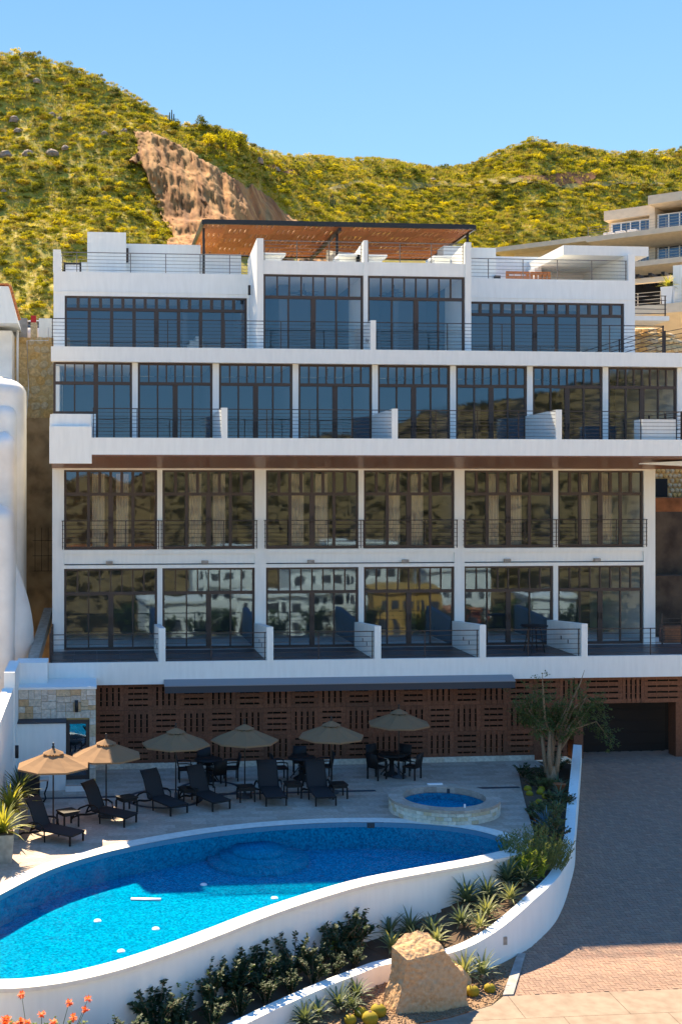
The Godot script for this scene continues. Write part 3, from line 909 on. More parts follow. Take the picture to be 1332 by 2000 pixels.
	for q in [Vector3(2.38, 0, 7.5), Vector3(4.02, 0, 6.3)]:
		var rg := mb()
		var ro := 1.28 if q.x < 3.0 else 1.08
		var y := DECK + (0.009 if q.x < 3.0 else 0.012)
		lathe(rg, [[ro - 0.16, y - 0.005], [ro - 0.159, y], [ro, y], [ro + 0.001, y - 0.005]], 56, q)
		struct("deck_inlay_ring", done(rg), mats["dark_band"])

func build_spa() -> void:
	var c := Vector3(11.12, 0, 9.85)
	var s := thing("spa_pool", "round raised spa pool clad in small white stones on the deck", "spa", c)
	var R := 1.72
	var st := mb(true)
	lathe(st, [[R + 0.03, 0.16], [R + 0.03, 0.25], [R - 0.42, 0.25], [R - 0.42, 0.04]], 48)
	part(s, "rim", done(st), mats["travertine"])
	var w := mb()
	lathe(w, [[R - 0.42, 0.04], [R - 0.42, -0.5]], 48)
	var inner := mb()
	for k in 48:
		var a := TAU * k / 48.0
		var b := TAU * (k + 1) / 48.0
		var r := R - 0.42
		quad(inner, Vector3(cos(a) * r, -0.19, sin(a) * r), Vector3(cos(a) * r, 0.06, sin(a) * r), Vector3(cos(b) * r, 0.06, sin(b) * r), Vector3(cos(b) * r, -0.19, sin(b) * r))
	part(s, "basin_wall", done(inner), mats["pool_tile"])
	var fl := mb()
	lathe(fl, [[R - 0.42, -0.185], [0.0, -0.185]], 40)
	part(s, "basin_floor", done(fl), mats["pool_tile"])
	var wt := mb()
	lathe(wt, [[R - 0.42, 0.08], [0.0, 0.08]], 40)
	part(s, "water", done(wt), mats["water"])
	part(s, "skimmer_mouth", box_mesh(0.45, 0.75, 0.05, 0.2, -1.24, -1.18), mats["dark_grey"])
	part(s, "control_knob", box_mesh(0.22, 0.27, 0.251, 0.36, 1.36, 1.41), mats["white_paint"])
	part(s, "skimmer_lid", box_mesh(-0.1, 0.4, 0.2505, 0.29, -1.62, -1.5), mats["white_paint"])
	var core := mb()
	lathe(core, [[R - 0.045, DECK], [R - 0.045, 0.158]], 48)
	part(s, "core", done(core), mats["clad_stone_2"])
	# small stones round the outside, laid in courses
	var shapes := []
	for k in 3: shapes.append(null)
	var n := 44
	for j in 3:
		for i in n:
			var a := TAU * (i + 0.5 * (j % 2)) / n
			if sin(a) < -0.35: continue
			var half := R * PI / n - 0.003
			var o := part(s, "facing_stone", stone_block(half, 0.058), mats["clad_stone_%d" % [0, 2, 2, 2, 3, 1][rng.randi() % 6]], Vector3(cos(a) * (R - 0.02 + rng.randf() * 0.015), -0.135 + j * 0.122, sin(a) * (R - 0.02)), Vector3(0, PI / 2 - a, 0))

var block_cache := {}
func stone_block(half: float, hh: float) -> ArrayMesh:
	var key := "%.3f_%.3f" % [half, hh]
	if not block_cache.has(key): block_cache[key] = box_mesh(-half, half, -hh, hh, -0.06, 0.03)
	return block_cache[key]

var wall_path := []     # foot of the curved white wall along the drive: x, z, height of its top
func build_walls_and_drive() -> void:
	var raw := [[18.16, 3.7, 0.46], [17.04, 6.27, 0.22], [15.98, 8.69, -0.03], [15.18, 10.49, -0.27], [14.56, 11.94, -0.46], [13.94, 13.14, -0.66], [13.25, 14.38, -0.72], [12.55, 15.42, -0.74], [11.69, 16.34, -0.86], [10.94, 17.04, -1.03], [10.15, 17.65, -1.22], [9.3, 18.05, -1.42], [8.3, 18.25, -1.58], [7.6, 18.3, -1.62], [7.02, 18.45, -1.64], [6.42, 19.0, -1.58], [5.8, 19.5, -1.55], [5.18, 20.0, -1.54], [4.36, 20.63, -1.56], [3.58, 21.25, -1.59], [2.5, 22.2, -1.62], [1.3, 23.6, -1.65], [0.2, 25.2, -1.68]]
	var pts := []
	for q in raw: pts.append(Vector3(q[0], q[2], q[1]))
	wall_path = spline(pts, 5)
	var outer := []
	var inner := []
	var n := wall_path.size()
	for i in n:
		var t: Vector3 = wall_path[min(i + 1, n - 1)] - wall_path[max(i - 1, 0)]
		t.y = 0
		t = t.normalized()
		outer.append(wall_path[i])
		inner.append(wall_path[i] + Vector3(t.z, 0, -t.x) * -0.30)
	# make sure that the inner side lies towards the pool
	if inner[40].distance_to(Vector3(8, 0, 14)) > outer[40].distance_to(Vector3(8, 0, 14)):
		for i in n: inner[i] = outer[i] * 2.0 - inner[i]
	var w := mb()
	for i in n - 1:
		var o0: Vector3 = outer[i]; var o1: Vector3 = outer[i + 1]
		var i0: Vector3 = inner[i]; var i1: Vector3 = inner[i + 1]
		i0.y = o0.y; i1.y = o1.y
		w.set_smooth_group(1)
		quad(w, o0, o1, i1, i0)
		w.set_smooth_group(2)
		quad(w, Vector3(o0.x, -3.0, o0.z), Vector3(o1.x, -3.0, o1.z), o1, o0)
		w.set_smooth_group(3)
		quad(w, Vector3(i1.x, -3.0, i1.z), Vector3(i0.x, -3.0, i0.z), i0, i1)
	w.set_smooth_group(-1)
	quad(w, outer[0], inner[0], inner[0] - Vector3(0, 4, 0), outer[0] - Vector3(0, 4, 0))
	var dw := thing("driveway_wall", "low curved white retaining wall sweeping from the garage round the planted bed", "retaining wall")
	part(dw, "wall", flipped_done(w), mats["white_stucco"])
	part(dw, "outlet_cover", box_mesh(10.45, 10.56, -1.62, -1.42, 17.40, 17.44), mats["planter_stone"], Vector3(0.0, 0, 0.0))
	# planted bed between the pool and the wall
	var bed := mb()
	var near := []
	for i in n:
		var best := Vector3.ZERO
		var bd := 1e9
		var cands := pool_out.duplicate()
		for q in [[16.6, 3.2], [15.45, 4.2], [15.2, 5.25], [14.9, 6.2], [14.57, 7.28], [14.2, 8.6], [13.81, 9.88], [13.4, 11.3], [13.05, 12.6], [12.6, 13.5]]: cands.append(Vector3(q[0], 0, q[1]))
		for c in cands:
			var d := Vector2(c.x - inner[i].x, c.z - inner[i].z).length()
			if d < bd:
				bd = d
				best = c
		near.append(best)
	for i in n - 1:
		var ys := [bed_height(i), bed_height(i + 1)]
		var a := Vector3(inner[i].x, ys[0], inner[i].z); var b := Vector3(inner[i + 1].x, ys[1], inner[i + 1].z)
		var c := Vector3(near[i + 1].x, minf(ys[1] + 0.1, DECK - 0.012), near[i + 1].z); var d := Vector3(near[i].x, minf(ys[0] + 0.1, DECK - 0.012), near[i].z)
		var mid0 := a.lerp(d, 0.5); var mid1 := b.lerp(c, 0.5)
		quad(bed, a, b, mid1, mid0)
		quad(bed, mid0, mid1, c, d)
		# tuck the soil under the pool's wall
		quad(bed, d, c, Vector3(c.x + (c.x - b.x) * 0.4, c.y - 0.12, c.z + (c.z - b.z) * 0.4), Vector3(d.x + (d.x - a.x) * 0.4, d.y - 0.12, d.z + (d.z - a.z) * 0.4))
	struct("planting_bed", flipped_done(bed), mats["bed_soil"])
	# gravel garden in front of the low wall
	var grav := mb()
	for i in range(20, 75):
		for j in 34:
			pass
	var gp := PackedVector2Array()
	for i in range(45, n): gp.append(Vector2(outer[i].x - 0.02, outer[i].z - 0.1))
	for q in [[0.2, 30.0], [5.5, 26.0], [5.9, 22.4], [6.75, 20.95], [7.3, 20.62], [8.2, 20.38], [9.36, 19.82], [9.75, 19.33], [10.95, 17.1]]: gp.append(Vector2(q[0], q[1]))
	struct("gravel_bed", sheet(gp, func(q): return ground_y(q.y) + 0.02), mats["gravel"])
	# loose stones on the gravel
	var pebble := mb()
	lathe(pebble, [[0.0, -0.5], [0.8, -0.2], [0.7, 0.3], [0.0, 0.55]], 6)
	var mm := MultiMesh.new()
	mm.transform_format = MultiMesh.TRANSFORM_3D
	mm.mesh = done(pebble)
	mm.instance_count = 2600
	for i in 2600:
		var x := rng.randf_range(4.5, 10.6)
		var z := rng.randf_range(17.6, 21.8)
		while not Geometry2D.is_point_in_polygon(Vector2(x, z), gp):
			x = rng.randf_range(4.5, 10.6)
			z = rng.randf_range(17.6, 21.8)
		mm.set_instance_transform(i, Transform3D(Basis.from_euler(Vector3(rng.randf() * 3, rng.randf() * 6, 0)).scaled(Vector3.ONE * rng.randf_range(0.012, 0.035)), Vector3(x, ground_y(z) + 0.03, z)))
	var pm := MultiMeshInstance3D.new()
	pm.name = "gravel_stones"
	pm.multimesh = mm
	pm.material_override = mats["gravel"]
	add_child(pm)
	pm.set_meta("kind", "stuff")
	tag(pm, "brown loose gravel stones round the boulder", "gravel")
	# --- drive
	var dp := PackedVector2Array()
	dp.append(Vector2(22.6, 1.6))
	dp.append(Vector2(18.0, 1.6))
	for i in range(0, 52): dp.append(Vector2(outer[i].x - 0.1, outer[i].z))
	for q in [[9.95, 19.35], [23.5, 19.35], [23.5, 3.0]]: dp.append(Vector2(q[0], q[1]))
	# the sheet is split where the slope changes
	var strips := mb()
	var zs := [1.6, 4.0, 16.5, 19.35]
	for k in 3:
		var clip := PackedVector2Array([Vector2(0, zs[k]), Vector2(30, zs[k]), Vector2(30, zs[k + 1]), Vector2(0, zs[k + 1])])
		for piece in Geometry2D.intersect_polygons(dp, clip):
			var idx := Geometry2D.triangulate_polygon(piece)
			for i in range(0, idx.size(), 3):
				var t := []
				for e in 3: t.append(Vector3(piece[idx[i + e]].x, ground_y(piece[idx[i + e]].y) + 0.002, piece[idx[i + e]].y))
				if (t[1] - t[0]).cross(t[2] - t[0]).y > 0.0: tri(strips, t[0], t[1], t[2])
				else: tri(strips, t[0], t[2], t[1])
	var drive := struct("driveway", done(strips), mats["paver_joint"])
	# herringbone pavers
	var u := 0.108
	var lay := []
	for a in range(int(9.7 / u), int(23.2 / u)):
		for b in range(int(2.0 / u), int(19.5 / u)):
			var r := posmod(a - b, 4)
			if r != 0 and r != 3: continue
			var c := Vector2((a + (1.0 if r == 0 else 0.5)) * u, (b + (0.5 if r == 0 else 1.0)) * u)
			if c.x > 22.5 - (c.y - 3.0) * 0.42 + 0.6: continue
			if c.y > 19.42 or not Geometry2D.is_point_in_polygon(Vector2(c.x, minf(c.y, 19.3)), dp): continue
			lay.append([c, r == 0])
	lay.sort_custom(func(p, q): return p[0].y > q[0].y)
	var along := box_mesh(-u + 0.005, u - 0.005, -0.03, 0.012, -u * 0.5 + 0.005, u * 0.5 - 0.005)
	var tints := [Vector3(0.285, 0.185, 0.135), Vector3(0.25, 0.166, 0.124), Vector3(0.31, 0.205, 0.145), Vector3(0.272, 0.183, 0.138), Vector3(0.29, 0.178, 0.128)]
	var mp := MultiMesh.new()
	mp.transform_format = MultiMesh.TRANSFORM_3D
	mp.use_colors = true
	mp.mesh = along
	mp.instance_count = lay.size() - 300
	for i in lay.size():
		var c: Vector2 = lay[i][0]
		var slope := atan(0.15) if c.y > 4.0 and c.y < 16.5 else (0.0 if c.y <= 4.0 else 0.015)
		var basis := Basis(Vector3.RIGHT, slope) * Basis(Vector3.UP, 0.0 if lay[i][1] else PI / 2)
		var at := Vector3(c.x, ground_y(c.y) + rng.randf() * 0.006, c.y)
		if i < 300:
			var o := part(drive, "paver", along, mats["paver_%d" % (rng.randi() % 4)], at)
			o.basis = basis
		else:
			var tn: Vector3 = tints[rng.randi() % 5] * rng.randf_range(0.93, 1.06)
			mp.set_instance_transform(i - 300, Transform3D(basis, at))
			mp.set_instance_color(i - 300, Color(tn.x, tn.y, tn.z))
	var mi := MultiMeshInstance3D.new()
	mi.name = "pavers"
	mi.multimesh = mp
	mi.material_override = mats["paver_mix"]
	drive.add_child(mi)
	mi.set_meta("kind", "stuff")
	# pale kerb strip between gravel and drive
	var ks := mb(true)
	hexa(ks, [Vector3(9.78, -2.3, 19.38), Vector3(10.04, -2.3, 19.38), Vector3(11.20, -2.3, 17.0), Vector3(10.98, -2.3, 17.0),
		Vector3(9.78, -2.06, 19.38), Vector3(10.04, -2.06, 19.38), Vector3(11.20, -2.02, 17.0), Vector3(10.98, -2.02, 17.0)])
	struct("kerb", done(ks), mats["grey_concrete"])
	# stamped concrete apron and street, cast in bays
	var ap := PackedVector2Array()
	for q in [[24.0, 19.39], [9.80, 19.39], [9.36, 19.86], [8.2, 20.42], [7.3, 20.68], [6.75, 21.0], [5.9, 22.5], [5.6, 26.0], [24.0, 26.0]]: ap.append(Vector2(q[0], q[1]))
	var apron := struct("street_apron", sheet(ap, func(q): return ground_y(q.y) - 0.012), mats["gravel"])
	var lines_x := [5.0, 7.4, 9.9, 12.4, 14.9, 17.4, 20.0, 24.0]
	var lines_z := [19.39, 20.6, 21.8, 23.2, 26.0]
	for i in lines_x.size() - 1:
		for j in lines_z.size() - 1:
			var off := 0.9 * (j % 2)
			var cell := PackedVector2Array([Vector2(lines_x[i] + 0.005 + off, lines_z[j] + 0.005), Vector2(lines_x[i + 1] - 0.005 + off, lines_z[j] + 0.005), Vector2(lines_x[i + 1] - 0.005 + off, lines_z[j + 1] - 0.005), Vector2(lines_x[i] + 0.005 + off, lines_z[j + 1] - 0.005)])
			for piece in Geometry2D.intersect_polygons(cell, ap):
				part(apron, "concrete_bay", sheet(piece, func(q): return ground_y(q.y) + 0.026), mats["stamped_concrete"])

func bed_height(i: int) -> float:
	return minf(wall_path[i].y - 0.16, -0.27)

func flipped_done(st: SurfaceTool) -> ArrayMesh:
	st.generate_normals()
	st.index()
	return st.commit()

func build_side_wall() -> void:
	var w := thing("boundary_wall", "white stepped boundary wall along the left side of the pool deck", "wall")
	part(w, "wall", box_mesh(-2.85, -2.50, -0.5, 4.02, 4.65, 7.4), mats["white_stucco"])
	var st := mb(true)
	hexa(st, [Vector3(-3.1, -0.5, 10.6), Vector3(-2.74, -0.5, 10.6), Vector3(-2.55, -0.5, 7.401), Vector3(-2.9, -0.5, 7.401),
		Vector3(-3.1, 3.0, 10.6), Vector3(-2.74, 3.0, 10.6), Vector3(-2.55, 3.5, 7.401), Vector3(-2.9, 3.5, 7.401)])
	part(w, "wall", done(st), mats["white_stucco"])
	var s2 := mb(true)
	hexa(s2, [Vector3(-3.4, -0.5, 15.6), Vector3(-3.04, -0.5, 15.6), Vector3(-2.74, -0.5, 10.601), Vector3(-3.1, -0.5, 10.601),
		Vector3(-3.4, 2.2, 15.6), Vector3(-3.04, 2.2, 15.6), Vector3(-2.74, 2.35, 10.601), Vector3(-3.1, 2.35, 10.601)])
	part(w, "wall", done(s2), mats["white_stucco"])
	# sloping tan coping that climbs beside the building towards the back
	var c := mb(true)
	hexa(c, [Vector3(-2.35, 3.3, 3.4), Vector3(-1.95, 3.3, 3.4), Vector3(-1.60, 4.7, -3.0), Vector3(-1.95, 4.7, -3.0),
		Vector3(-2.35, 3.75, 3.4), Vector3(-1.95, 3.75, 3.4), Vector3(-1.60, 5.1, -3.0), Vector3(-1.95, 5.1, -3.0)])
	solo("stair_wall", done(c), mats["planter_stone"], "sloping tan topped wall climbing beside the left corner of the building", "wall")

func build_boulder() -> void:
	# the big split rock: broad tilted front face, crisp edges, a broken pale top
	var f := FastNoiseLite.new()
	f.seed = 12
	f.frequency = 0.8
	f.fractal_octaves = 5
	var A := Vector3(-0.92, -0.25, 0.50); var B := Vector3(0.30, -0.25, 0.62); var B2 := Vector3(0.98, -0.25, 0.42)
	var C := Vector3(0.46, 1.28, 0.20); var D := Vector3(-0.50, 1.18, 0.30); var B3 := Vector3(1.02, 0.62, 0.24)
	var E := Vector3(0.26, 1.52, -0.36); var F := Vector3(-0.28, 1.50, -0.44); var G := Vector3(-0.72, 1.36, -0.12)
	var H := Vector3(-1.00, -0.25, -0.10); var I := Vector3(0.95, -0.25, -0.45); var J := Vector3(-0.6, -0.25, -0.62)
	var M := Vector3(0.0, 0.55, 0.47)
	var st := mb()
	var faces := [[A, B, M, D], [B, B2, B3, M], [D, M, B3, C], [D, C, E, F], [D, F, G, G], [H, A, D, G], [B2, I, E, B3], [B3, E, C, C], [J, H, G, F], [I, J, F, E]]
	var groups := [1, 1, 1, 2, 2, 3, 4, 4, 5, 6]
	for k in faces.size():
		st.set_smooth_group(groups[k])
		var q: Array = faces[k]
		var n := 20
		for i in n:
			for j in n:
				var c := []
				for e in [[i, j], [i + 1, j], [i + 1, j + 1], [i, j + 1]]:
					var p: Vector3 = q[0].lerp(q[1], e[0] / float(n)).lerp(q[3].lerp(q[2], e[0] / float(n)), e[1] / float(n))
					var o := (p - Vector3(0, 0.5, -0.1)).normalized()
					c.append(p + o * (0.11 * f.get_noise_3dv(p * 1.2) + 0.03 * f.get_noise_3dv(p * 4.0) + 0.022 * f.get_noise_3dv(p * 11.0)))
				quad(st, c[0], c[1], c[2], c[3])
	solo("boulder", done(st), mats["boulder"], "large tan split boulder with a flat pale top in the gravel bed", "boulder", Vector3(7.78, -2.12, 19.55), Vector3(0, 0.10, 0)).scale = Vector3(1.0, 0.99, 1.0)
	var s2 := mb()
	lathe(s2, [[0.45, -0.2], [0.42, 0.25], [0.25, 0.5], [0.0, 0.58]], 9)
	solo("rock", done(s2), mats["boulder"], "smaller pale rock peeping out behind the right of the big boulder", "rock", Vector3(8.78, -2.12, 18.75), Vector3(0.1, 0.4, 0.15))

# ---------------------------------------------------------------- poolside furniture
func make_umbrella(label: String) -> Node3D:
	var u := thing("parasol", label, "parasol", Vector3.ZERO, 0.0, "parasols on the pool deck")
	var st := mb()
	tube(st, [Vector3(0, 0, 0), Vector3(0, 2.5, 0)], [0.024, 0.022], 8)
	part(u, "pole", done(st), mats["pole"])
	var b := mb()
	lathe(b, [[0.26, 0.0], [0.26, 0.05], [0.05, 0.09], [0.045, 0.3], [0.0, 0.3]], 16)
	part(u, "base", done(b), mats["dark_grey"])
	var R := 1.12
	var c := mb(true)
	for k in 8:
		var a := TAU * k / 8.0 + PI / 8
		var e := TAU * (k + 1) / 8.0 + PI / 8
		var top := Vector3(0, 2.36, 0)
		var rows := [0.24, 0.5, 0.76, 1.0]
		for r in 3:
			var f0: float = rows[r]; var f1: float = rows[r + 1]
			var dip0 := 0.03 * sin(f0 * PI); var dip1 := 0.03 * sin(f1 * PI)
			var p00 := Vector3(cos(a) * R * f0, 2.36 - 0.46 * f0, sin(a) * R * f0); var p01 := Vector3(cos(e) * R * f0, 2.36 - 0.46 * f0, sin(e) * R * f0)
			var p10 := Vector3(cos(a) * R * f1, 2.36 - 0.46 * f1, sin(a) * R * f1); var p11 := Vector3(cos(e) * R * f1, 2.36 - 0.46 * f1, sin(e) * R * f1)
			var m0 := p00.lerp(p01, 0.5) - Vector3(0, dip0, 0); var m1 := p10.lerp(p11, 0.5) - Vector3(0, dip1, 0)
			quad(c, m0, p00, p10, m1)
			quad(c, p01, m0, m1, p11)
			if r == 2:
				quad(c, m1, p10, p10 - Vector3(0, 0.05, 0), m1 - Vector3(0, 0.05, 0))
				quad(c, p11, m1, m1 - Vector3(0, 0.05, 0), p11 - Vector3(0, 0.05, 0))
	part(u, "canopy", done(c), mats["canopy"])
	var v := mb(true)
	for k in 8:
		var a := TAU * k / 8.0 + PI / 8
		var e := TAU * (k + 1) / 8.0 + PI / 8
		var p0 := Vector3(cos(a) * 0.33, 2.275, sin(a) * 0.33); var p1 := Vector3(cos(e) * 0.33, 2.275, sin(e) * 0.33)
		tri(v, p1, p0, Vector3(0, 2.43, 0))
	part(u, "vent_cap", done(v), mats["canopy"])
	var fn := mb()
	lathe(fn, [[0.03, 2.41], [0.045, 2.46], [0.02, 2.5], [0.04, 2.55], [0.0, 2.59]], 8)
	part(u, "finial", done(fn), mats["pole"])
	for k in 8:
		var a := TAU * k / 8.0 + PI / 8
		var r := mb(true)
		bar(r, Vector3(0, 2.33, 0), Vector3(cos(a) * R * 0.98, 2.36 - 0.47, sin(a) * R * 0.98), 0.016, 0.016)
		part(u, "rib", done(r), mats["pole"])
	return u

func make_lounger(label: String) -> Node3D:
	# lies along +z (foot), head towards -z
	var l := thing("sun_lounger", label, "sun lounger", Vector3.ZERO, 0.0, "sun loungers round the pool")
	var w := 0.33
	var seat := mb(true)
	hexa(seat, [Vector3(-w, 0.27, 0.95), Vector3(w, 0.27, 0.95), Vector3(w, 0.33, -0.25), Vector3(-w, 0.33, -0.25),
		Vector3(-w, 0.30, 0.95), Vector3(w, 0.30, 0.95), Vector3(w, 0.36, -0.25), Vector3(-w, 0.36, -0.25)])
	part(l, "seat", done(seat), mats["sling"])
	var back := mb()
	var prof := [[0.34, -0.24], [0.62, -0.37], [0.90, -0.48], [1.10, -0.58], [1.15, -0.67]]
	for i in 4:
		var a0 := Vector3(-w + 0.02 + 0.0 * i, prof[i][0], prof[i][1]); var b0 := Vector3(w - 0.02, prof[i][0], prof[i][1])
		var a1 := Vector3(-w + 0.02, prof[i + 1][0], prof[i + 1][1]); var b1 := Vector3(w - 0.02, prof[i + 1][0], prof[i + 1][1])
		quad(back, a0, b0, b1, a1)
		quad(back, b0 + Vector3(0, -0.02, -0.025), a0 + Vector3(0, -0.02, -0.025), a1 + Vector3(0, -0.02, -0.025), b1 + Vector3(0, -0.02, -0.025))
	part(l, "backrest", done(back), mats["sling"])
	for s in [-1.0, 1.0]:
		var r := mb()
		tube(r, [Vector3(s * w, 0.28, 0.97), Vector3(s * w, 0.34, -0.25), Vector3(s * (w - 0.01), 0.62, -0.38), Vector3(s * (w - 0.01), 0.90, -0.49), Vector3(s * (w - 0.01), 1.15, -0.68)], [0.025, 0.025, 0.024, 0.023, 0.02], 6)
		part(l, "side_rail", done(r), mats["wicker"])
		var arm := mb()
		tube(arm, [Vector3(s * (w + 0.04), 0.02, -0.98), Vector3(s * (w + 0.04), 0.22, -0.88), Vector3(s * (w + 0.05), 0.40, -0.66), Vector3(s * (w + 0.06), 0.52, -0.38), Vector3(s * (w + 0.06), 0.54, -0.16), Vector3(s * (w + 0.05), 0.48, 0.0), Vector3(s * (w + 0.03), 0.32, 0.04), Vector3(s * (w + 0.02), 0.0, 0.05)], [0.026, 0.028, 0.03, 0.03, 0.03, 0.03, 0.025, 0.022], 6)
		part(l, "arm_loop", done(arm), mats["wicker"])
		var low := mb()
		tube(low, [Vector3(s * (w + 0.03), 0.05, -0.96), Vector3(s * (w + 0.02), 0.18, -0.7), Vector3(s * w, 0.22, -0.4), Vector3(s * w, 0.30, -0.1)], [0.025, 0.035, 0.035, 0.025], 6)
		part(l, "rear_leg", done(low), mats["wicker"])
		part(l, "leg", box_mesh(s * w - 0.022, s * w + 0.022, 0.0, 0.28, 0.90, 0.945), mats["wicker"])
	part(l, "cross_rail", box_mesh(-w + 0.03, w - 0.03, 0.255, 0.30, 0.95, 0.99), mats["wicker"])
	return l

func make_side_table(label: String) -> Node3D:
	var t := thing("side_table", label, "side table", Vector3.ZERO, 0.0, "wicker side tables between the loungers")
	part(t, "table_top", box_mesh(-0.27, 0.27, 0.44, 0.48, -0.27, 0.27), mats["wicker"])
	part(t, "apron", box_mesh(-0.245, 0.245, 0.36, 0.4395, -0.245, 0.245), mats["wicker"])
	for s in [[-1, -1], [1, -1], [1, 1], [-1, 1]]:
		part(t, "leg", box_mesh(s[0] * 0.24 - 0.022, s[0] * 0.24 + 0.022, 0.0, 0.36, s[1] * 0.24 - 0.022, s[1] * 0.24 + 0.022), mats["wicker"])
	return t

func make_chair(label: String) -> Node3D:
	# faces +z
	var c := thing("dining_chair", label, "chair", Vector3.ZERO, 0.0, "wicker chairs round the deck tables")
	part(c, "seat", box_mesh(-0.25, 0.25, 0.40, 0.45, -0.24, 0.25), mats["wicker"])
	var b := mb()
	var hexes := [[-0.25, 0.45, -0.22], [-0.25, 0.90, -0.32]]
	hexa(b, [Vector3(-0.25, 0.40, -0.20), Vector3(0.25, 0.40, -0.20), Vector3(0.25, 0.40, -0.24), Vector3(-0.25, 0.40, -0.24),
		Vector3(-0.24, 0.92, -0.30), Vector3(0.24, 0.92, -0.30), Vector3(0.24, 0.92, -0.34), Vector3(-0.24, 0.92, -0.34)])
	part(c, "backrest", done(b), mats["wicker"])
	for s in [-1.0, 1.0]:
		var a := mb()
		tube(a, [Vector3(s * 0.26, 0.66, -0.26), Vector3(s * 0.29, 0.67, 0.0), Vector3(s * 0.28, 0.64, 0.20), Vector3(s * 0.27, 0.40, 0.24)], [0.022, 0.024, 0.024, 0.02], 6)
		part(c, "arm", done(a), mats["wicker"])
		for z in [-0.22, 0.22]:
			part(c, "leg", box_mesh(s * 0.235 - 0.022, s * 0.235 + 0.022, 0, 0.40, z - 0.022, z + 0.022), mats["wicker"])
	return c

func make_table(label: String) -> Node3D:
	var t := thing("dining_table", label, "table", Vector3.ZERO, 0.0, "round tables by the slatted screen")
	var st := mb()
	lathe(st, [[0.46, 0.70], [0.50, 0.72], [0.50, 0.75], [0.0, 0.75]], 24)
	part(t, "table_top", done(st), mats["wicker"])
	var p := mb()
	lathe(p, [[0.30, 0.0], [0.28, 0.04], [0.10, 0.15], [0.08, 0.5], [0.22, 0.70]], 14)
	part(t, "pedestal", done(p), mats["wicker"])
	for k in 4:
		var a := TAU * k / 4.0 + 0.5
		var l := mb(true)
		bar(l, Vector3(cos(a) * 0.10, 0.40, sin(a) * 0.10), Vector3(cos(a) * 0.40, 0.02, sin(a) * 0.40), 0.03, 0.03)
		part(t, "leg", done(l), mats["wicker"])
	return t

